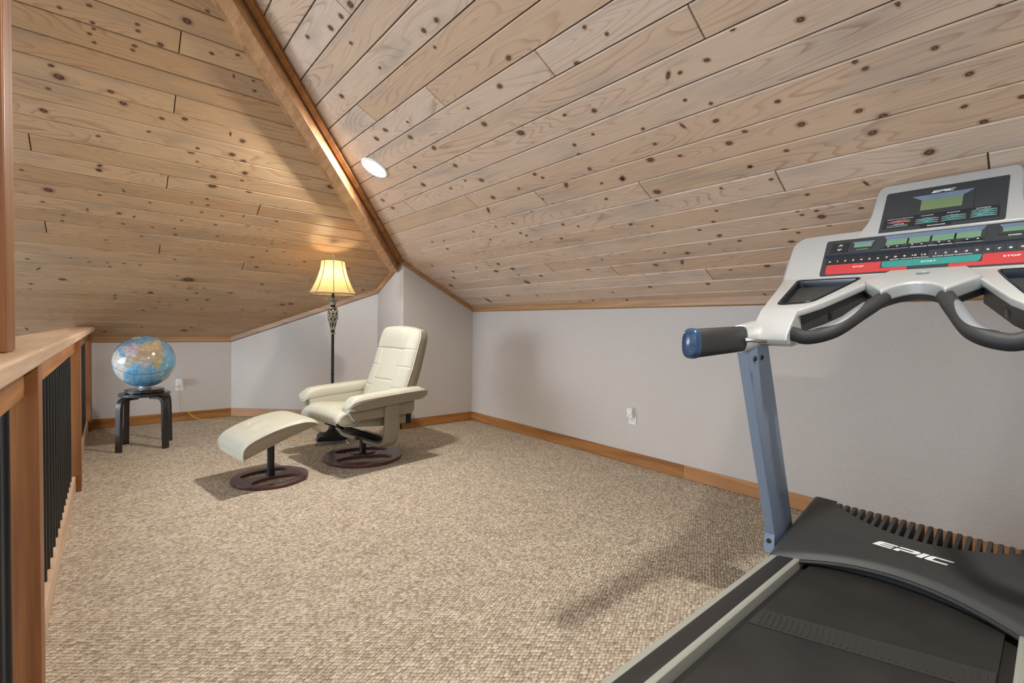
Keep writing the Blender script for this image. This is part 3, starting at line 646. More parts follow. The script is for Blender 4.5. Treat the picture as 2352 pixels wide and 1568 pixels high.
# back
BK = bez([(.105, 0, .40), (.145, 0, .52), (.215, 0, .70), (.268, 0, .86), (.305, 0, .98), (.325, 0, 1.055)], 8)
def back_w(t): return .270 + .004*math.sin(PI*t) - .05*max(0, (t-.72)/.28)**2
def back_front(u, v):
    t = u; p = prof_at(BK, t); y = (v-.5)*2; w = back_w(t)
    e = max(0, abs(y)-.70)/.30; rnd_ = (1-math.sqrt(max(0, 1-e*e)))*.042
    if t > .86: e2 = (t-.86)/.14; rnd_ += (1-math.sqrt(max(0, 1-e2*e2)))*.05
    puff = .016*(1-y*y)
    if t > .60: puff += .022*math.sin(PI*min(1, (t-.60)/.42))*(1 if abs(y) < .62 else max(0, 1-(abs(y)-.62)/.06))
    inner = .56 - .10*(t if t < .6 else .6)
    g = lambda d, s: math.exp(-(d/s)**2)
    groove = 0
    xin = .48 if t < .60 else .60
    groove += .009*g(abs(y)-xin, .016)
    if abs(y) < xin:
        for tt in (.30, .60): groove += .008*g(t-tt, .0055)
    else:
        for tt in (.24, .42, .60): groove += .006*g(t-tt-.02*(abs(y)-xin), .007)
    f = -rnd_ + puff - groove
    hyp = Vector((-.93, 0, .33)); q = p + hyp*(f + .0)
    zc = 0
    if t > .9: zc = -.03*((t-.9)/.1)**2*abs(y)**2.5
    return V(q.x, y*w, q.z + zc)
back = MB().grid(back_front, 230, 170).build('backrest', M['leather'], ch, smooth=180)
def back_rear(u, v):
    t = u; p = prof_at(BK, t); y = (v-.5)*2; w = back_w(t)
    th = .085 - .02*t; e = abs(y)**4; zc = 0
    if t > .9: zc = -.03*((t-.9)/.1)**2*abs(y)**2.5
    return V(p.x + .150 - .050*t + .022*(1-e), y*w*(.985), p.z - .012 - .01*t + zc)
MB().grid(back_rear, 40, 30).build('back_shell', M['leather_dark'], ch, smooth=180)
for sg in (0, 1):
    rows = []
    for i in range(41):
        t = i/40; a = back_front(t, sg); c = back_rear(t, sg); rows.append([a.lerp(c, k/4) + (CW.to_3x3() @ Vector((0, (sg-.5)*.012*math.sin(PI*k/4), 0))) for k in range(5)])
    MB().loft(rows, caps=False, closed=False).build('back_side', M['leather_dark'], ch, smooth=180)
rows = [[back_front(1, j/30), back_front(1, j/30).lerp(back_rear(1, j/30), .5) + Vector((0, 0, .006)), back_rear(1, j/30)] for j in range(31)]
MB().loft(rows, caps=False, closed=False).build('back_top', M['leather'], ch, smooth=180)
MB().tube([back_front(i/40, 0) for i in range(2, 41)] + [back_front(1, j/20) for j in range(1, 21)] + [back_front(i/40, 1) for i in range(39, 1, -1)], .0045, 8).build('piping', M['piping'], back, smooth=180)
MB().box((.16, -.20, .30), (.26, .20, .44), CW).build('back_bracket', M['black_fabric'], ch, bevel=.01)
MB().box((.20, -.29, .285), (.245, -.275, .37), CW).build('hinge', M['iron'], ch, bevel=.004)

# ------------------------------------------------------------------ floor lamp
lp_ = thing('floor_lamp', 'lit floor lamp with a scalloped tan bell shade behind the recliner', 'floor lamp', (1.50, 4.21, 0), math.radians(-18))
LW = world_of(lp_)
sqp = lambda r, z: [LW @ Vector((x*r, y*r, z)) for x, y in ((1,1),(-1,1),(-1,-1),(1,-1))]
MB().loft([sqp(.118, .032), sqp(.125, .036), sqp(.125, .048), sqp(.112, .056), sqp(.112, .062), sqp(.100, .070)]).build('base', M['iron'], lp_, smooth=20)
for x, y in ((1,1),(-1,1),(-1,-1),(1,-1)):
    m = MB(); m.tube([LW @ Vector((x*.105, y*.105, .045)), LW @ Vector((x*.120, y*.120, .032)), LW @ Vector((x*.122, y*.122, .016)), LW @ Vector((x*.134, y*.134, .006))], [.009, .010, .007, .006], 10)
    m.tube([LW @ Vector((x*.126, y*.126, .009)), LW @ Vector((x*.142, y*.142, .006))], [.008, .005], 10); m.build('foot', M['brass'], lp_)
MB().lathe([(.079, .070), (.080, .076), (.074, .081), (.052, .092), (.032, .115), (.022, .145), (.017, .18)], n=40, M=LW).build('pedestal', M['iron'], lp_)
MB().lathe([(.0125, .175), (.0125, .60), (.0145, .602), (.0145, .612), (.0125, .614), (.0125, .965)], n=20, M=LW).build('pole', M['iron'], lp_)
urnp = [(.016, .962), (.024, .966), (.024, .972), (.015, .977), (.017, .995), (.021, 1.02), (.030, 1.06), (.039, 1.10), (.043, 1.14), (.040, 1.172), (.030, 1.188), (.033, 1.194), (.024, 1.200)]
urn = MB().lathe(urnp, n=36, M=LW).build('urn', M['iron'], lp_)
# gilt filigree scrolls around the urn
def urn_r(z):
    for (r0, z0), (r1, z1) in zip(urnp, urnp[1:]):
        if z0 <= z <= z1: return r0 + (r1-r0)*(z-z0)/max(1e-6, z1-z0)
    return .03
m = MB()
for k in range(8):
    for sg in (-1, 1):
        pts = [LW @ Vector(((urn_r(z)+.001)*math.cos(a), (urn_r(z)+.001)*math.sin(a), z)) for z, a in ((1.0 + .18*i/24, 2*PI*k/8 + sg*.42*math.sin(3.1*i/24*2)) for i in range(25))]
        m.tube(pts, .0034, 6)
    for zc, rr in ((1.075, .010), (1.125, .013), (1.16, .009)):
        a = 2*PI*(k+.5*(zc == 1.125))/8
        pts = [LW @ Vector(((urn_r(zc+rr*math.sin(t))+.002)*math.cos(a+rr*math.cos(t)/.04), (urn_r(zc+rr*math.sin(t))+.002)*math.sin(a+rr*math.cos(t)/.04), zc+rr*math.sin(t))) for t in [2*PI*i/14 for i in range(14)]]
        m.ring_tube(pts, .003, 6)
m.lathe([(.0255, .965), (.0265, .969), (.0255, .973)], n=24, M=LW); m.lathe([(.034, 1.188), (.036, 1.194), (.034, 1.2)], n=24, M=LW)
m.build('filigree', M['brass'], urn, smooth=60)
MB().lathe([(.022, 1.198), (.022, 1.206), (.018, 1.208), (.018, 1.214), (.022, 1.216), (.022, 1.224)], n=24, M=LW).build('neck', M['iron'], lp_)
def cup(u, v):
    a = 2*PI*u; z = 1.222 + .052*v; r = .020 + .010*v + .030*v**3; r *= 1 + .09*v*math.cos(8*a); z += .006*v**3*math.cos(8*a)
    return LW @ Vector((r*math.cos(a), r*math.sin(a), z))
cp = MB().grid(cup, 97, 14).build('petal_cup', M['brass'], lp_, smooth=180)
so = cp.modifiers.new('solid', 'SOLIDIFY'); so.thickness = .003
MB().lathe([(.012, 1.225), (.012, 1.36), (.016, 1.362), (.016, 1.42), (.006, 1.425)], n=20, M=LW).build('socket_stem', M['iron'], lp_)
M['lamp_bulb'] = emit('warm_lamp_bulb', (1, .78, .48, 1), 62)
MB().lathe([(.004, 1.42), (.014, 1.425), (.024, 1.45), (.030, 1.48), (.026, 1.505), (.014, 1.518), (.0, 1.521)], n=24, M=LW).build('bulb', M['lamp_bulb'], lp_)
def shade_mat():
    m, nt, b = newmat('tan_silk_shade'); out = nt.nodes['Material Output']
    tc = N(nt, 'ShaderNodeTexCoord'); mp = N(nt, 'ShaderNodeMapping'); mp.inputs['Scale'].default_value = (260, 260, 20); nt.links.new(tc.outputs['Object'], mp.inputs['Vector'])
    n = N(nt, 'ShaderNodeTexNoise', inp={'Scale': 1, 'Detail': 2}); nt.links.new(mp.outputs[0], n.inputs['Vector'])
    r = ramp(nt, [(.3, lin(178,160,110)), (.7, lin(204,188,138))]); nt.links.new(n.outputs[0], r.inputs[0])
    d = N(nt, 'ShaderNodeBsdfDiffuse'); t = N(nt, 'ShaderNodeBsdfTranslucent'); mx = N(nt, 'ShaderNodeMixShader'); mx.inputs[0].default_value = .5
    nt.links.new(r.outputs[0], d.inputs[0]); nt.links.new(r.outputs[0], t.inputs[0])
    nt.links.new(d.outputs[0], mx.inputs[1]); nt.links.new(t.outputs[0], mx.inputs[2]); nt.links.new(mx.outputs[0], out.inputs[0]); return m
M['shade'] = shade_mat(); M['shade_trim'] = plain('taupe_shade_trim', lin(124,102,76), .8)
SZ0, SZ1 = 1.318, 1.612
def shade_r(t): return .196 - .098*(1-(1-t)**1.75)     # bell
def shade(u, v, off=0):
    a = 2*PI*u; k = (u*8) % 1; sag = 1 - .022*math.sin(PI*k)
    z = SZ0 + (SZ1-SZ0)*v + .002*math.sin(PI*k)*(1-v)**3
    r = (shade_r(v) + off)*sag; return LW @ Vector((r*math.cos(a), r*math.sin(a), z))
sh = MB().grid(shade, 97, 24).build('lamp_shade', M['shade'], lp_, smooth=180)
m = MB()
for k in range(8): m.tube([shade(k/8, i/20, .001) for i in range(21)], .0035, 6)
for v in (0, 1): m.ring_tube([shade(i/96, v, .001) for i in range(96)], .0055, 8)
m.build('shade_trim', M['shade_trim'], sh, smooth=180)
m = MB()
for k in range(3): m.tube([LW @ Vector((.0, 0, 1.60)), LW @ Vector((.097*math.cos(2.1*k), .097*math.sin(2.1*k), 1.608))], .002, 6)
m.build('shade_spider', M['brass'], lp_)
MB().lathe([(.004, 1.52), (.004, 1.60), (.016, 1.615), (.019, 1.625), (.012, 1.634), (.006, 1.638), (.010, 1.648), (.005, 1.655), (.006, 1.664), (.002, 1.672)], n=20, M=LW).build('finial', M['brass'], lp_)
cpts = [(.548, 6.0, .348), (.556, 5.985, .30), (.565, 5.97, .22), (.60, 5.955, .12), (.68, 5.93, .03), (.78, 5.88, .006), (.92, 5.70, .005), (1.05, 5.50, .005), (1.12, 5.2, .005), (1.10, 4.9, .005), (1.13, 4.62, .005), (1.22, 4.50, .005), (1.28, 4.42, .005), (1.33, 4.35, .006), (1.372, 4.30, .022)]
tag(MB().tube(bez(cpts, 8), .0036, 8).build('lamp_cord', M['cord'], smooth=180), 'thin gold lamp cord running from the back wall outlet across the carpet', 'cord')

# ------------------------------------------------------------------ stool and globe
st = thing('stool', 'black bentwood stool with a round seat carrying the globe', 'stool', (.213, 4.952, 0), math.radians(-9))
SW = world_of(st)
MB().lathe([(.0, .430), (.171, .430), (.174, .433), (.174, .451), (.170, .455), (.0, .455)], n=64, M=SW).build('seat', M['black_lacquer'], st)
for k in range(4):
    a = PI/4 + k*PI/2 + math.radians(0)
    R_ = SW @ Matrix.Rotation(a, 4, 'Z'); P = bez([(.07, 0, .418), (.13, 0, .418), (.172, 0, .415), (.194, 0, .398), (.204, 0, .36), (.208, 0, .26), (.213, 0, .0)], 6); rows = []
    for i, p in enumerate(P):
        t = (P[min(i+1, len(P)-1)] - P[max(i-1, 0)]).normalized(); nn = Vector((-t.z, 0, t.x)); hw = .024
        rows.append([R_ @ (p + nn*(.0115*c) + Vector((0, hw*q, 0))) for q, c in ((1,1),(-1,1),(-1,-1),(1,-1))])
    MB().loft(rows).build('leg', M['black_lacquer'], st, bevel=.002)
gl = thing('globe', 'blue world globe on a black disc base standing on the stool', 'globe', (.213, 4.962, .4555))
GW = world_of(gl)
MB().lathe([(.0, .0005), (.130, .0005), (.134, .004), (.134, .024), (.130, .028), (.03, .030), (.0, .030)], n=64, M=GW).build('base', M['black_lacquer'], gl)
MB().lathe([(.050, .029), (.046, .036), (.040, .040), (.040, .052)], n=32, M=GW).build('collar', M['silver'], gl)
LAND = {  # coarse coast lines: lon, lat
 'asia': [(27,40),(36,36),(36,31),(33,28),(39,21),(43,13),(52,16),(59,22),(56,26),(51,24),(48,30),(57,27),(62,25),(67,25),(70,21),(73,18),(76,9),(78,8),(80,14),(82,17),(87,21),(91,23),(94,17),(98,15),(99,9),(102,3),(104,1),(101,8),(101,13),(105,9),(109,12),(106,19),(111,21),(117,24),(121,29),(119,35),(122,38),(118,39),(125,40),(126,35),(129,36),(128,41),(135,44),(141,53),(156,61),(157,51),(163,58),(178,64),(180,69),(160,70),(140,73),(113,76),(100,78),(80,73),(68,69),(60,70),(45,68),(40,66),(30,70),(20,70),(10,63),(6,59),(12,56),(20,60),(28,60),(22,56),(10,54),(0,49),(-4,48),(-1,44),(-9,43),(-9,37),(-2,37),(3,43),(9,44),(13,41),(17,39),(13,45),(19,42),(23,37),(27,40)],
 'africa': [(-6,36),(10,37),(20,31),(33,31),(43,12),(51,12),(40,-4),(40,-16),(35,-22),(31,-30),(19,-35),(12,-17),(9,0),(8,5),(-8,5),(-17,14),(-16,22),(-10,31)],
 'aus': [(114,-22),(122,-17),(130,-12),(137,-12),(142,-11),(146,-19),(153,-27),(150,-37),(140,-38),(131,-32),(118,-35),(114,-30)],
 'sumatra': [(95,5),(104,-1),(106,-6),(102,-4),(97,2)], 'borneo': [(109,1),(114,4),(117,7),(119,4),(116,-4),(110,-3)], 'java': [(105,-6),(114,-7),(114,-9),(106,-8)],
 'png': [(131,-1),(141,-3),(147,-6),(150,-10),(143,-9),(137,-7)], 'phil': [(120,18),(124,13),(126,7),(122,8),(120,14)], 'japan': [(130,32),(136,34),(141,36),(142,40),(145,43),(141,45),(139,38),(133,35)],
 'mad': [(44,-16),(50,-15),(47,-25),(44,-24)], 'lanka': [(80,9),(82,7),(80,6)], 'nam': [(-168,66),(-140,70),(-95,72),(-75,62),(-55,52),(-75,40),(-81,26),(-97,20),(-87,15),(-105,20),(-124,40),(-135,58),(-160,58)],
 'green': [(-55,60),(-20,70),(-20,80),(-60,82),(-70,76)], 'sam': [(-80,8),(-60,10),(-35,-6),(-48,-26),(-65,-45),(-72,-52),(-71,-18),(-81,-4)], 'ant': [(-180,-72),(180,-72),(180,-90),(-180,-90)]}
def inside(lon, lat):
    for nm, P in LAND.items():
        c = False; j = len(P)-1
        for i in range(len(P)):
            (xi, yi), (xj, yj) = P[i], P[j]
            if (yi > lat) != (yj > lat) and lon < (xj-xi)*(lat-yi)/(yj-yi)+xi: c = not c
            j = i
        if c: return nm
    return None
def globe_mat():
    m, nt, b = newmat('printed_globe'); at = N(nt, 'ShaderNodeAttribute', attribute_name='chart'); tc = N(nt, 'ShaderNodeTexCoord')
    n = N(nt, 'ShaderNodeTexNoise', inp={'Scale': 38, 'Detail': 5}); nt.links.new(tc.outputs['Object'], n.inputs['Vector'])
    v = N(nt, 'ShaderNodeTexVoronoi', feature='DISTANCE_TO_EDGE', inp={'Scale': 30}); nt.links.new(tc.outputs['Object'], v.inputs['Vector'])
    r = ramp(nt, [(.35, (.66,.66,.64)), (.65, (1.12,1.12,1.12))]); nt.links.new(n.outputs[0], r.inputs[0])
    e = ramp(nt, [(.0, (.66,.66,.68)), (.03, (1,1,1))]); nt.links.new(v.outputs[0], e.inputs[0])
    c = mixc(nt, .8, at.outputs['Color'], r.outputs[0], 'MULTIPLY'); c = mixc(nt, math_(nt, 'MULTIPLY', at.outputs['Alpha'], .55), c, mixc(nt, 1.0, c, e.outputs[0], 'MULTIPLY'))
    nt.links.new(c, b.inputs['Base Color']); b.inputs['Roughness'].default_value = .16; b.inputs['Coat Weight'].default_value = .5; b.inputs['Coat Roughness'].default_value = .06; return m
def make_globe(R, c):
    nu, nv = 300, 150; vs = []; fs = []; cols = []
    rg = random.Random(3); tint = {k: lin(*rg.choice([(192,178,154), (184,168,142), (198,184,166)])) for k in LAND}
    yaw0 = math.radians(-171.5)          # turns India to the camera
    def colour(lon, lat):
        nm = inside(lon, lat)
        if abs(lat) < .8: return (.05, .12, .14, 0)
        if nm is None:
            g = min(abs((lon/30) - round(lon/30))*30*math.cos(math.radians(lat)), abs((lat/30)-round(lat/30))*30)
            s = lin(112,166,198) if g > .4 else lin(84,134,168)
            return (*s[:3], 0)
        t = tint[nm]
        if nm == 'asia':
            if lat < 30 and 66 < lon < 92: t = lin(168,168,180)
            elif lon < 60 and lat > 36: t = lin(184,172,178)
            elif lat > 52: t = lin(190,170,140)
            elif lat < 28: t = lin(168,156,120)
            else: t = lin(170,154,126)
        if nm in ('africa',): t = lin(202,196,186)
        if nm in ('ant', 'green'): t = lin(200,204,208)
        return (*t[:3], 1)
    for i in range(nv+1):
        la = -PI/2 + PI*i/nv
        for j in range(nu):
            lo = 2*PI*j/nu; a = lo + yaw0
            vs.append((R*math.cos(la)*math.cos(a), R*math.cos(la)*math.sin(a), R*math.sin(la)))
            L = math.degrees(lo) - 0.0; L = (L + 180) % 360 - 180; cols.append(colour(L, math.degrees(la)))
    for i in range(nv):
        for j in range(nu): fs.append((i*nu+j, i*nu+(j+1) % nu, (i+1)*nu+(j+1) % nu, (i+1)*nu+j))
    me = bpy.data.meshes.new('sphere'); me.from_pydata(vs, [], fs)
    ca = me.color_attributes.new('chart', 'FLOAT_COLOR', 'POINT'); ca.data.foreach_set('color', [x for c_ in cols for x in c_])
    me.materials.append(globe_mat()); ob = bpy.data.objects.new('sphere', me); COL.objects.link(ob); ob.parent = gl; finish(ob, 180)
    ob.matrix_local = Matrix.Translation(c) @ Matrix.Rotation(GROT, 4, GAX)
    return ob
GAX = Vector((1, 0, 0)); GROT = math.radians(0)
# north pole leans toward the room (about 20 degrees), Asia faces the camera
cam_dir = Vector((-.213, -4.962, 0)).normalized()
GAX = Vector((-cam_dir.y, cam_dir.x, 0)); GROT = math.radians(26)
make_globe(.2135, (0, 0, .257))
from mathutils.geometry import tessellate_polygon
# ------------------------------------------------------------------ treadmill (runs along +x, user's left is +y)
tm = thing('treadmill', 'grey and black treadmill with a lettered console facing the long grey wall', 'treadmill', (1.6, .327, 0))
Y0 = .327
def TW(x, y, z): return Vector((x, Y0+y, z))
def tbox(m, x0, x1, y0, y1, z0, z1): return m.box((x0, Y0+min(y0, y1), z0), (x1, Y0+max(y0, y1), z1))
XB, ZR_ = .42, .20
# deck, rails
tbox(MB(), XB, 2.36, -.365, .365, -.02, .165).build('deck_frame', M['slot'], tm, bevel=.008)
for sg in (-1, 1):
    sec = [(.367, .166), (.367, .196), (.363, .200), (.349, .200), (.348, .198)]
    def strip(name, pts, mat, bv=.0015):
        m = MB(); m.loft([[TW(x, sg*a, z) for a, z in pts] for x in (XB+.02, 2.02)]); return m.build(name, mat, tm, bevel=bv)
    strip('outer_rail', [(.347, .160), (.368, .160), (.368, .195), (.364, .2005), (.347, .2005)], M['alu'])
    strip('foot_rail', [(.298, .160), (.347, .160), (.347, .199), (.338, .2015), (.322, .2005), (.306, .2015), (.298, .199)], M['black_rubber'])
    strip('inner_rail', [(.279, .160), (.298, .160), (.298, .2005), (.286, .2025), (.280, .199)], M['alu'])
    tbox(MB(), XB-.03, XB+.05, sg*.27, sg*.375, .05, .205).build('end_cap', M['charcoal'], tm, bevel=.015, seg=3)
def belt_mat():
    m, nt, b = newmat('woven_running_belt'); tc = N(nt, 'ShaderNodeTexCoord')
    w1 = N(nt, 'ShaderNodeTexWave', bands_direction='X', inp={'Scale': 95, 'Distortion': .2}); w2 = N(nt, 'ShaderNodeTexWave', bands_direction='Y', inp={'Scale': 95, 'Distortion': .2})
    nt.links.new(tc.outputs['Object'], w1.inputs['Vector']); nt.links.new(tc.outputs['Object'], w2.inputs['Vector'])
    h = math_(nt, 'MULTIPLY', w1.outputs[1], w2.outputs[1])
    bp = N(nt, 'ShaderNodeBump', inp={'Strength': .35, 'Distance': .001}); nt.links.new(h, bp.inputs['Height']); nt.links.new(bp.outputs[0], b.inputs['Normal'])
    n = N(nt, 'ShaderNodeTexNoise', inp={'Scale': 6, 'Detail': 5}); nt.links.new(tc.outputs['Object'], n.inputs['Vector'])
    r = ramp(nt, [(.3, lin(28,27,26)), (.7, lin(40,39,37))]); nt.links.new(n.outputs[0], r.inputs[0]); nt.links.new(r.outputs[0], b.inputs['Base Color'])
    b.inputs['Roughness'].default_value = .5; b.inputs['Specular IOR Level'].default_value = .4; return m
M['belt'] = belt_mat()
belt = tbox(MB(), XB+.02, 2.12, -.252, .252, .172, .184).build('running_belt', M['belt'], tm)
# diagonal belt seam: thin raised strip with short cross ribs
m = MB(); a, b_ = Vector((1.545, Y0+.250, .1842)), Vector((1.725, Y0-.250, .1842)); d = Vector((-.105, 0, 0))
m.prism([a, b_, b_+d, a+d], (0, 0, .0018))
for i in range(34):
    p = a.lerp(b_, (i+.7)/34.6); q = (d*.16, d*.84); w_ = Vector((.0, .0022, 0))
    m.prism([p+q[0]-w_, p+q[0]+w_, p+q[1]+w_ - Vector((0,.012,0)), p+q[1]-w_ - Vector((0,.012,0))], (0, 0, .0044))
m.build('belt_seam', plain('belt_splice', lin(46,45,43), .55, 0, .4, .3, 600), belt)
# motor hood
def hood_front(y): return 2.05 - 1.12*y*y
def rib_base(y): return 2.272 + 1.42*y*y
def hood_z(x, y):
    t = (x - 1.90)/.51; z = .203 + .112*max(0, t)**1.05 + .004*math.sin(PI*min(1, max(0, t)))
    xf = hood_front(y); fr = (x-xf)/.03
    if fr < 1: z -= .016*(1-max(0, fr))**2
    e = (abs(y)-.352)/.020
    if e > 0: z -= .010*(1-math.sqrt(max(0, 1-min(1, e)**2)))
    return z
HW = .372
def hood_pt(u, v):
    y = (v-.5)*2*HW; xf = hood_front(y); xb = rib_base(y) if abs(y) < .283 else 2.415
    if .283 <= abs(y) < .29: xb = 2.415
    x = xf + (xb-xf)*u; return TW(x, y, hood_z(x, y))
nv = 121; hm = MB(); hm.grid(hood_pt, 26, nv)
hood_pts = [[hood_pt(i/25, j/(nv-1)) for j in range(nv)] for i in range(26)]
# front lip, rear edge and sides drop down
fr = hood_pts[0]; rows = [[p, p + Vector((.002, 0, -.008)), Vector((p.x+.012, p.y, .186))] for p in fr]; hm.loft(rows, caps=False, closed=False)
bk = hood_pts[-1]; rows = [[p, p + Vector((.004, 0, -.006)), p + Vector((.006, 0, -.03))] for p in bk]; hm.loft(rows, caps=False, closed=False)
for j in (0, nv-1):
    rows = [[hood_pts[i][j], Vector((hood_pts[i][j].x, hood_pts[i][j].y, -.04))] for i in range(26)]; hm.loft(rows, caps=False, closed=False)
MB().tube([p + Vector((-.001, 0, -.009)) for p in fr], .0075, 10).build('hood_lip', M['black_rubber'], tm, smooth=180)
for sg in (-1, 1): hm.prism([TW(2.415, sg*.284, .316), TW(2.415, sg*.372, .305), TW(2.50, sg*.372, -.04), TW(2.50, sg*.284, -.04)], (-.012, 0, -.004))
tbox(hm, 2.47, 2.485, -.28, .28, -.04, .20)
hood = hm.build('motor_hood', M['charcoal'], tm, smooth=50)
rm = MB()
for i in range(21):
    y = -.270 + .027*i; xb = rib_base(y) - .012; w = .0066
    pr = [(xb, hood_z(xb, y)+.0005), (2.40, hood_z(2.40, y)+.001), (2.418, hood_z(2.40, y)-.004), (2.45, .24), (2.47, .17), (2.44, .17), (2.40, .255), (xb, hood_z(xb, y)-.03)]
    rb = MB().prism([TW(x, y-w, z) for x, z in pr], (0, 2*w, 0)); rb.build('vent_rib', M['charcoal'], hood, bevel=.003, seg=2)
# flat lettering laid on the hood surface
def EPIC():
    E_ = [[(0,0),(.92,0),(.92,.25),(.30,.25),(.28,.38),(.86,.38),(.86,.62),(.28,.62),(.30,.75),(.92,.75),(.92,1),(.10,1),(0,.85)]]
    P_ = [[(0,0),(.26,0),(.26,.30),(.86,.30),(1,.44),(1,.86),(.86,1),(0,1),(0,.75),(.68,.75),(.72,.72),(.72,.58),(.68,.55),(0,.55)]]
    I_ = [[(0,0),(.28,0),(.28,1),(0,1)]]
    C_ = [[(.12,0),(1,0),(1,.26),(.30,.26),(.28,.30),(.28,.70),(.30,.74),(1,.74),(1,1),(.12,1),(0,.88),(0,.12)]]
    out = []; x = 0
    for g, w in ((E_, 1.0), (P_, 1.06), (I_, .36), (C_, 1.0)): out.append([(x+px, py) for px, py in g[0]]); x += w
    return out, x - .02
def lay_letters(name, fn, W_, H_, slant, mat, parent):
    L, tot = EPIC(); m = MB()
    for lp in L:
        q = [Vector((px/tot*W_ + slant*H_*py, py*H_, 0)) for px, py in lp]
        tris = tessellate_polygon([q]); m.add([fn(v.x, v.y) for v in q], [tuple(t) for t in tris])
    return m.build(name, mat, parent)
lay_letters('lettering', lambda u, v: TW(2.168+v, .106-u, hood_z(2.168+v, .106-u)+.0016), .205, .033, .55, M['print'], hood)
# uprights
for sg in (-1, 1):
    def up(z, x): return x
    rings = []
    for z, xn in ((-.06, 2.153), (.20, 2.044), (.50, 1.918), (.80, 1.792), (1.03, 1.695)):
        k = max(0, (z-.06)/.97); cx = .020 + .012*k; cw = .006 + .012*k
        q = [(0, .430), (.175, .430), (.178, .427), (.178, .390), (.175, .387), (.055+.02*k, .386), (.004, .3915), (0, .395)]
        rings.append([TW(xn + a, sg*b, z) for a, b in q])
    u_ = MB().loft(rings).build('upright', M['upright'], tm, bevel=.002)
    for x, z in ((1.768, .955), (1.825, .957)):
        m = MB(); m.lathe([(.0, .001), (.010, .0008), (.0095, .004), (.005, .007), (.0, .0075)], n=16, M=Matrix.Translation(TW(x, sg*.388, z)) @ Matrix.Rotation(sg*PI/2, 4, 'X'))
        m.build('bolt', M['slot'], u_)
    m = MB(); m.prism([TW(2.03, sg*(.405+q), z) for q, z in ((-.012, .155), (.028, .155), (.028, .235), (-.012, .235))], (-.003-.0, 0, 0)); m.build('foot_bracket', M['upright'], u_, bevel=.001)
    MB().lathe([(.0, 0), (.010, 0), (.009, .005), (0, .006)], n=14, M=Matrix.Translation(TW(2.0275, sg*.414, .205)) @ Matrix.Rotation(-PI/2, 4, 'Y')).build('bracket_bolt', M['slot'], u_)
    tbox(MB(), 2.0, 2.40, sg*.388, sg*.435, -.104, -.03).build('base_leg', M['charcoal'], tm, bevel=.01)
    tbox(MB(), 2.30, 2.37, sg*.385, sg*.438, -.1166, -.103).build('rubber_foot', M['black_rubber'], tm, bevel=.003)
    tbox(MB(), XB+.02, XB+.09, sg*.29, sg*.36, -.1166, -.01).build('rubber_foot', M['black_rubber'], tm, bevel=.003)
# console planes
class Pl:
    def __init__(s, x0, z0, k):
        s.f = math.sqrt(1+k*k); X = Vector((0,-1,0)); Y = Vector((1,0,k))/s.f; Z = X.cross(Y); s.x0 = x0
        s.M = Matrix(((X.x,Y.x,Z.x,x0),(X.y,Y.y,Z.y,Y0),(X.z,Y.z,Z.z,z0),(0,0,0,1)))
    def p(s, y, x): return (-y, (x-s.x0)*s.f)                # (lateral, world x) -> plane coordinates
    def w(s, y, x, off=0): q = s.p(y, x); return s.M @ Vector((q[0], q[1], off))
PA, PB, PC = Pl(2.255, 1.28, .375), Pl(2.255, 1.28, 1.0), Pl(2.444, 1.47, 1.45)
def plate(name, pl, loops, z0, th, mat, parent, bevel=.003):
    lp = [[pl.p(*q) for q in l] for l in loops]
    return curve_mesh(name, lp, z0 + th/2, max(.0002, th - 2*bevel), mat, parent, bevel, pl.M)
def slab(name, pl, pts, z0, th, mat, parent, bevel=0):
    Zv = pl.M.to_3x3() @ Vector((0,0,th)); return MB().prism([pl.w(y, x, z0) for y, x in pts], Zv).build(name, mat, parent, bevel=bevel)
def rpoly(pts, r, n=5):    # round the corners of a polygon (2-D)
    out = []; m = len(pts); V2 = [Vector((*p, 0)) for p in pts]; rr = r if isinstance(r, (list, tuple)) else [r]*m
    for i in range(m):
        a, b, c = V2[i-1], V2[i], V2[(i+1) % m]; d1, d2 = (a-b), (c-b); q = min(rr[i], d1.length*.45, d2.length*.45)
        p1, p2 = b + d1.normalized()*q, b + d2.normalized()*q
        for k in range(n+1): t = k/n; v = p1*(1-t)**2 + b*2*t*(1-t) + p2*t*t; out.append((v.x, v.y))
    return out
mir = lambda pts: [(-y, x) for y, x in pts]
# lower tray plate with two holder openings
holeL = rpoly([(.405, 2.222), (.190, 2.215), (.215, 2.12), (.268, 1.945), (.372, 1.925)], [.02, .012, .02, .03, .03])
half = [(.478, 2.262), (.458, 2.155), (.412, 1.866), (.286, 1.858), (.262, 1.890), (.232, 1.940), (.150, 2.152)]
out = half + [(-y, x) for y, x in half[::-1]]
cons = plate('console_tray', PA, [out, holeL, mir(holeL)[::-1]], -.026, .026, M['silver'], tm, .005)
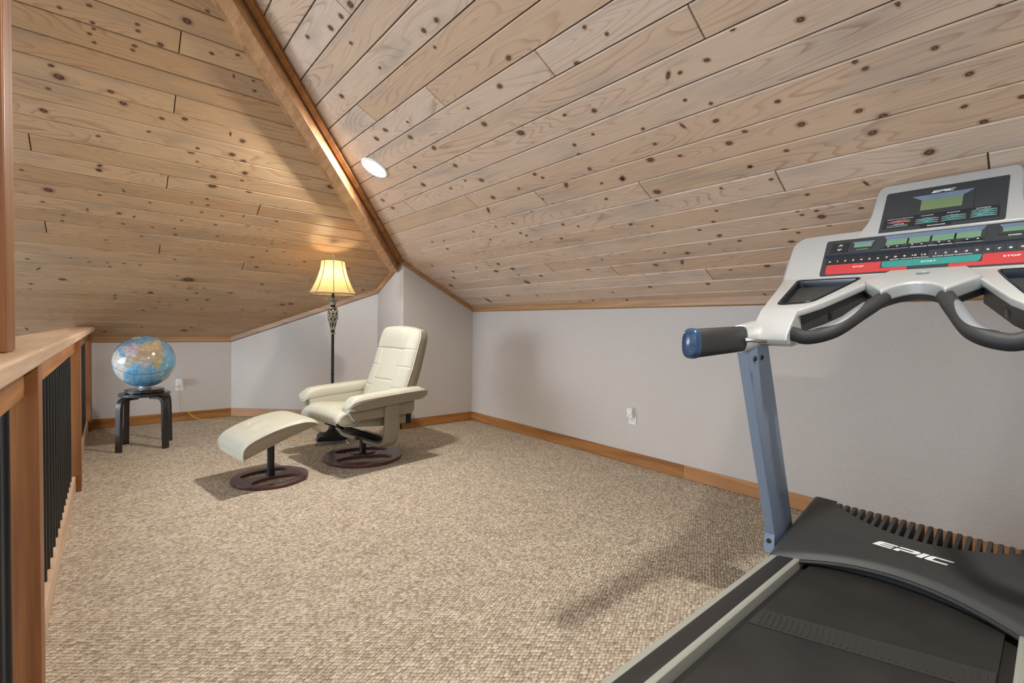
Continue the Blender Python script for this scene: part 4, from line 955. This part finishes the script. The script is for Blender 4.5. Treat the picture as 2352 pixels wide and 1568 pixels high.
# dark underside skirt below the tray, following its inner edge
for sg in (-1, 1):
    edge = [(.292, 1.872), (.268, 1.905), (.238, 1.955), (.158, 2.160), (.158, 2.235), (.43, 2.235), (.42, 1.90)]
    slab('tray_underside', PA, [(sg*y, x) for y, x in edge], -.092, .067, M['charcoal'], tm, .004)
    # holder bowl
    def hb(sc, dz): 
        cy = sum(p[0] for p in holeL)/len(holeL); cx = sum(p[1] for p in holeL)/len(holeL)
        return [PA.w(sg*(cy + (y-cy)*sc), cx + (x-cx)*sc, dz) for y, x in holeL]
    hm_ = MB(); hm_.loft([hb(1.07, .0025), hb(1.035, .006), hb(.985, .003), hb(.955, -.012), hb(.93, -.085)], caps=False); n_ = len(holeL)
    hm_.add(hb(.93, -.085), [tuple(range(n_))])
    bw = hm_.build('cup_holder', M['tray'], tm, smooth=50)
    slab('divider', PA, [(sg*y, x) for y, x in ((.385, 2.065), (.24, 2.065), (.24, 2.073), (.385, 2.073))], -.083, .052, M['tray'], bw, .002)
    MB().lathe([(.042, 0), (.045, .004), (.045, .030), (.042, .033), (.038, .030), (.036, .004), (0, .003)], n=32, M=PA.M @ Matrix.Translation((*PA.p(sg*.262, 2.005), -.083))).build('cup_ring', M['tray'], bw)
    # hub block over the upright
    hp = [(1.868, 1.137), (1.80, 1.072), (1.775, 1.044), (1.770, 1.024), (1.782, 1.008), (1.83, 1.001), (1.93, 1.012), (1.99, 1.06), (1.97, 1.155)]
    hb_ = MB(); hb_.prism([TW(x, sg*.286, z) for x, z in hp], (0, sg*.128, 0)); hb_.build('hub', M['silver'], tm, bevel=.006, seg=3)
    # padded side grip running back toward the user
    sx = lambda w, h, p: superring(w, h, p, 32)
    rings = [[TW(x, sg*.409 + a*f, zc + c*f) for a, c in sx(.026, .045, 3)] for x, zc, f in ((1.362, 1.012, .93), (1.366, 1.012, 1), (1.70, 1.026, 1), (1.712, 1.026, .95))]
    g = MB().loft(rings).build('side_grip', M['foam'], tm, smooth=50)
    rings = [[TW(x, sg*.409 + a*f, zc + c*f) for a, c in sx(.027, .046, 3)] for x, zc, f in ((1.338, 1.011, .70), (1.341, 1.011, .86), (1.348, 1.0115, .97), (1.354, 1.012, 1.02), (1.366, 1.012, 1.02))]
    MB().loft(rings).build('grip_end_cap', M['navy'], g, smooth=70)
    rings = [[TW(x, sg*.409 + a*f, zc + c*f) for a, c in sx(.028, .047, 3)] for x, zc, f in ((1.688, 1.026, 1.02), (1.696, 1.026, 1.05), (1.79, 1.040, 1.05), (1.86, 1.05, .98))]
    MB().loft(rings).build('grip_sleeve', M['silver'], tm, smooth=50)
    MB().tube([TW(1.672, sg*.38, 1.022), TW(1.674, sg*.368, 1.022), TW(1.70, sg*.345, 1.020), TW(1.725, sg*.335, 1.019)], [.010, .0065, .006, .006], 12).build('adjuster_pin', M['steel'], g)
    # front pulse bar
    P = bez([TW(1.85, sg*.325, 1.058), TW(1.822, sg*.280, 1.046), TW(1.818, sg*.235, 1.036), TW(1.850, sg*.17, 1.060), TW(1.952, sg*.12, 1.122), TW(2.06, sg*.080, 1.178)], 10)
    bar = MB().tube(P, .0245, 20).build('pulse_bar', M['foam'], tm, smooth=60)
    Q = P[24:44]; m = MB(); rows = []
    for i, p in enumerate(Q):
        t = (Q[min(i+1, len(Q)-1)] - Q[max(i-1, 0)]).normalized(); sd = t.cross(Vector((0,0,1))).normalized(); upv = sd.cross(t).normalized()
        if upv.z < 0: upv = -upv
        sd2 = sd if sd.x > 0 else -sd; wdt = 1.05*math.sin(PI*(i+.25)/(len(Q)-.5))**.5
        rows.append([p + (upv*math.cos(.35+an) + sd2*math.sin(.35+an))*.0260 for an in [wdt*(k/6-1) for k in range(13)]])
    m.loft(rows, caps=False, closed=False); m.build('pulse_sensor', M['silver_hi'], bar, smooth=180)
# bridge in the middle
bo = [(.156, 2.150), (.100, 2.300), (-.100, 2.300), (-.156, 2.150), (-.082, 2.026)] + [(-.082 + .164*k/12, 2.026 + .085*math.sin(PI*k/12)**.8) for k in range(1, 12)] + [(.082, 2.026)]
PAn = PA.M.to_3x3() @ Vector((0,0,1))
brg = MB().prism([PA.w(y, x, -.040) for y, x in bo], PAn*.050).build('bridge', M['silver'], tm, bevel=.009, seg=4, smooth=30)
slab('bridge_underside', PA, [(y*1.02, x+.012 + (.004 if x > 2.2 else 0)) for y, x in bo], -.062, .024, M['charcoal'], tm, .003)
MB().lathe([(.019, .0102), (.0195, .0115), (.016, .0125), (.0155, .0108), (.013, .0106), (.0, .0118)], n=32, M=PA.M @ Matrix.Translation((*PA.p(0, 2.205), 0))).build('safety_button', M['silver_hi'], brg)
for sg in (-1, 1): MB().tube([PA.w(sg*.1555, 2.150, .004), PA.w(sg*.1555, 2.150, -.034)], .0022, 8).build('edge_line', M['silver_hi'], brg)
# upright display hull
hullB = rpoly([(.478, 2.252), (.500, 2.435), (.468, 2.470), (.26, 2.474), (-.26, 2.474), (-.468, 2.470), (-.500, 2.435), (-.478, 2.252)], [.004, .03, .03, .01, .01, .03, .03, .004])
hl = plate('display_hull', PB, [hullB], -.045, .045, M['silver'], tm, .006)
hullC = rpoly([(.262, 2.440), (.224, 2.495), (.219, 2.606), (-.219, 2.606), (-.224, 2.495), (-.262, 2.440)], [.01, .05, .03, .03, .05, .01], 7)
plate('display_head', PC, [hullC], -.045, .045, M['silver'], tm, .006)
slab('rear_cover', PB, [(.505, 2.26), (.525, 2.40), (.49, 2.45), (-.49, 2.45), (-.525, 2.40), (-.505, 2.26)], -.10, .06, M['silver'], tm, .02)
# lower overlay with keys and screens
lo_ = plate('lower_overlay', PB, [rpoly([(.341, 2.262), (.363, 2.433), (-.363, 2.433), (-.341, 2.262)], .012)], .0004, .0012, M['overlay'], tm, .0003)
uo = plate('upper_overlay', PC, [rpoly([(.184, 2.4455), (.184, 2.575), (-.184, 2.575), (-.184, 2.4455)], [.002, .008, .004, .008])], .0004, .0012, M['overlay'], tm, .0003)
def screen(pl, y0, y1, x0, x1, b, lm, parent, split=0):
    """sunken display: top bevel painted with a blue reflection, dark sides, green panes"""
    Y = sorted((y0, y1)); o = [(Y[1], x0), (Y[0], x0), (Y[0], x1), (Y[1], x1)]; i = [(Y[1]-b[0], x0+b[1]), (Y[0]+b[0], x0+b[1]), (Y[0]+b[0], x1-b[2]), (Y[1]-b[0], x1-b[2])]
    fr = MB()
    for k in (0, 1, 3): j = (k+1) % 4; fr.add([pl.w(*o[k], .0042), pl.w(*o[j], .0042), pl.w(*i[j], .0018), pl.w(*i[k], .0018)], [(0,1,2,3)])
    for k in range(4): j = (k+1) % 4; fr.add([pl.w(*o[k], .0014), pl.w(*o[j], .0014), pl.w(*o[j], .0042), pl.w(*o[k], .0042)], [(0,1,2,3)])
    bz = fr.build('screen_bezel', M['overlay'], parent, smooth=10)
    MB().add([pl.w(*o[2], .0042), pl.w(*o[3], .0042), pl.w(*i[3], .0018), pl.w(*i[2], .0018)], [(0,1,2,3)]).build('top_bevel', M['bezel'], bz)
    n = max(1, split); W_ = (i[0][0] - i[1][0])
    for k in range(n):
        a = i[0][0] - W_*k/n - (.003 if k else 0); c = i[0][0] - W_*(k+1)/n + (.003 if k < n-1 else 0)
        slab('lcd', pl, [(a, x0+b[1]), (c, x0+b[1]), (c, x1-b[2]), (a, x1-b[2])], .0016, .0004, lm, bz)
    if n > 1: slab('lcd_backing', pl, i, .0014, .0002, M['key'], bz)
    return bz
screen(PC, .094, -.094, 2.488, 2.549, (.032, .014, .014), M['lcd'], uo)
screen(PB, .158, -.140, 2.372, 2.427, (.012, .012, .018), M['lcd2'], lo_, 4)
screen(PB, .262, .185, 2.382, 2.413, (.008, .006, .008), M['lcd2'], lo_)
screen(PB, -.172, -.255, 2.382, 2.424, (.010, .012, .014), M['lcd2'], lo_)
# program strip on the upper overlay
ps = slab('program_strip', PC, [(.172, 2.456), (.172, 2.490), (-.168, 2.490), (-.168, 2.456)], .0016, .0006, M['key'], uo)
def ridge(name, pl, y0, y1, x, h, mat, seed, par, z=.0026):
    rg = random.Random(seed); n = 14; top = [(y0 + (y1-y0)*i/n, x + h*(.25 + .75*rg.random()*math.sin(PI*i/n) + .25*math.sin(PI*i/n))) for i in range(n+1)]
    slab(name, pl, [(y0, x)] + top + [(y1, x)], z-.0003, .0003, mat, par)
    slab('graph_line', pl, top + [(a, b-.0009) for a, b in top[::-1]], z, .0002, M['dim_print'], par)
sd = 0
for x in (2.4755, 2.4715): ridge('graph', PC, .152, .085, x, .0040, M['red'], sd, ps); sd += 1
for x in (2.4635, 2.4590): ridge('graph', PC, .160, .092, x, .0018, M['teal'], sd, ps); sd += 1
for yc_, k, hh in ((.035, 3, .0050), (-.043, 3, .0052), (-.125, 4, .0058)):
    for i in range(k): ridge('graph', PC, yc_+.034, yc_-.036, 2.4605+.0058*i, hh, M['teal'], sd, ps); sd += 1
m = MB()
for x in (2.4765, 2.4725): m.prism([PC.w(y, x+dx, .0023) for y, dx in ((.1605, .0015), (.157, -.0012), (.1535, .0015))], PC.M.to_3x3() @ Vector((0,0,.0003)))
m.build('heart_mark', M['red'], ps)
slab('program_button', PC, [(.052, 2.4475), (.052, 2.4555), (-.040, 2.4555), (-.040, 2.4475)], .0016, .0012, M['key'], uo, .0004)
# writing
def text(s, pl, y, x, h, mat, parent, off=.0020, wide=1.42, slant=0):
    cu = bpy.data.curves.new('lettering', 'FONT'); cu.body = s; cu.size = h/.72; cu.align_x = 'CENTER'; cu.align_y = 'CENTER'; cu.extrude = .00012; cu.offset = h*.018; cu.shear = slant; cu.resolution_u = 3
    t = bpy.data.objects.new('tmp', cu); COL.objects.link(t); bpy.context.view_layer.update(); dg = bpy.context.evaluated_depsgraph_get(); me = bpy.data.meshes.new_from_object(t.evaluated_get(dg)); bpy.data.objects.remove(t)
    q = pl.p(y, x); me.transform(world_of(parent).inverted() @ pl.M @ Matrix.Translation((q[0], q[1], off)) @ Matrix.Diagonal((wide, 1, 1, 1)))
    me.materials.clear(); me.materials.append(mat); me.name = 'lettering'
    o = bpy.data.objects.new('lettering', me); COL.objects.link(o); o.parent = parent; return o
wp = M['print']
slab('logo_disc', PC, [(.0105*math.cos(t)-.002, 2.5585+.0063*math.sin(t)) for t in [2*PI*k/28 for k in range(28)]], .0016, .0003, M['navy'], uo)
lay_letters('lettering', lambda u, v: PC.M @ Vector((PC.p(.036, 2.554)[0]+u, PC.p(.036, 2.554)[1]+v, .0022)), .066, .013, .55, wp, uo)
for s, y, x, h in (('HEART RATE CONTROL', .120, 2.4842, .0040), ('CUSTOM', .121, 2.4675, .0040), ('WALKING', .036, 2.4842, .0042), ('JOGGING', -.042, 2.4842, .0042), ('RUNNING', -.124, 2.4858, .0042)): text(s, PC, y, x, h, wp, ps, .0024)
text('PROGRAMS', PC, .004, 2.4515, .0052, wp, uo, .0030)
digs = ['0','1','2','3','4','5','6','7','8','9','10','12']
for i, s in enumerate(digs): text(s, PB, .321 - .302*i/11, 2.3265, .0088, wp, lo_, .0036)
for i in range(10): text(str(i+1), PB, -.016 - .0273*i, 2.327, .0092, wp, lo_, .0036)
for i in range(12):
    y = .321 - .302*i/11; slab('speed_key', PB, [(y+.0132, 2.313), (y+.0132, 2.345), (y-.0132, 2.345), (y-.0132, 2.313)], .0016, .0018, M['key'], lo_, .0006)
for i in range(10):
    y = -.016 - .0273*i; slab('speed_key', PB, [(y+.0132, 2.313), (y+.0132, 2.345), (y-.0132, 2.345), (y-.0132, 2.313)], .0016, .0018, M['overlay'], lo_, .0006)
for s, y, x, h in (('QUICK INCLINE CONTROL', .059, 2.3150, .0048), ('QUICK SPEED CONTROL', -.062, 2.3150, .0048)): text(s, PB, y, x, h, wp, lo_, .0038)
text('PERSONAL GOAL CENTER', PB, .004, 2.3655, .0052, wp, lo_)
for s, y in (('TIME', .131), ('DISTANCE', .052), ('CALORIES', -.025), ('PULSE', -.105)): text(s, PB, y, 2.3802, .0034, M['dim_print'], lo_, .0046)
text('INCLINE', PB, .222, 2.3775, .0052, M['dim_print'], lo_); text('SPEED', PB, -.213, 2.378, .0062, wp, lo_)
m = MB(); 
for y0, y1 in ((.155, .072), (-.064, -.135)): m.prism([PB.w(y, x, .0017) for y, x in ((y0, 2.3650), (y1, 2.3650), (y1, 2.3660), (y0, 2.3660))], PB.M.to_3x3() @ Vector((0,0,.0002)))
m.build('rule_line', M['dim_print'], lo_)
slab('ledge', PB, [(.345, 2.3475), (.348, 2.3585), (-.348, 2.3585), (-.345, 2.3475)], .0014, .0030, M['ledge'], lo_, .001)
# red and green membrane keys
slab('stop_key', PB, rpoly([(.328, 2.312), (.142, 2.312), (.142, 2.2825), (.058, 2.2825), (.058, 2.268), (.322, 2.268)], [.002, .001, .001, .001, .001, .014]), .0016, .0008, M['red'], lo_)
slab('stop_key', PB, rpoly([(-.328, 2.312), (-.142, 2.312), (-.142, 2.2825), (-.058, 2.2825), (-.058, 2.268), (-.322, 2.268)], [.002, .001, .001, .001, .001, .014]), .0016, .0008, M['red'], lo_)
slab('start_key', PB, rpoly([(.140, 2.311), (-.140, 2.311), (-.136, 2.2835), (.136, 2.2835)], [.001, .001, .012, .012]), .0016, .0009, M['teal'], lo_)
text('STOP', PB, .214, 2.296, .0078, wp, lo_, .0026); text('STOP', PB, -.212, 2.296, .0088, wp, lo_, .0026); text('START', PB, 0, 2.2975, .0074, wp, lo_, .0027)
# arrow keys beside the incline screen
for x0, x1, up_ in ((2.393, 2.4155, 1), (2.370, 2.392, -1)):
    k_ = slab('arrow_key', PB, [(.335, x0), (.337, x1), (.273, x1), (.271, x0)], .0016, .0022, M['key'], lo_, .0008)
    xc = (x0+x1)/2; h = .0048*up_
    slab('arrow', PB, [(.313, xc-h), (.293, xc-h), (.303, xc+h)], .0039, .0002, M['dim_print'], k_)
for yc_ in (.122, .048, -.030, -.106):
    for dy, up_ in ((.012, -1), (-.016, 1)):
        k_ = slab('arrow_key', PB, [(yc_+dy+.014, 2.3695), (yc_+dy+.014, 2.3775), (yc_+dy-.012, 2.3775), (yc_+dy-.012, 2.3695)], .0043, .0010, M['key'], lo_)
        h = .0022*up_; slab('arrow', PB, [(yc_+dy+.004, 2.3735-h), (yc_+dy-.004, 2.3735-h), (yc_+dy, 2.3735+h)], .0054, .0002, wp, k_)

# the whole machine at its true size and place (rails 28 cm above the carpet)
k_ = .90; L0 = tm.location.copy(); C0 = Vector((0, 0, 1.05))
tm.location = C0 + (L0 - C0)*k_; tm.scale = (k_, k_, k_)
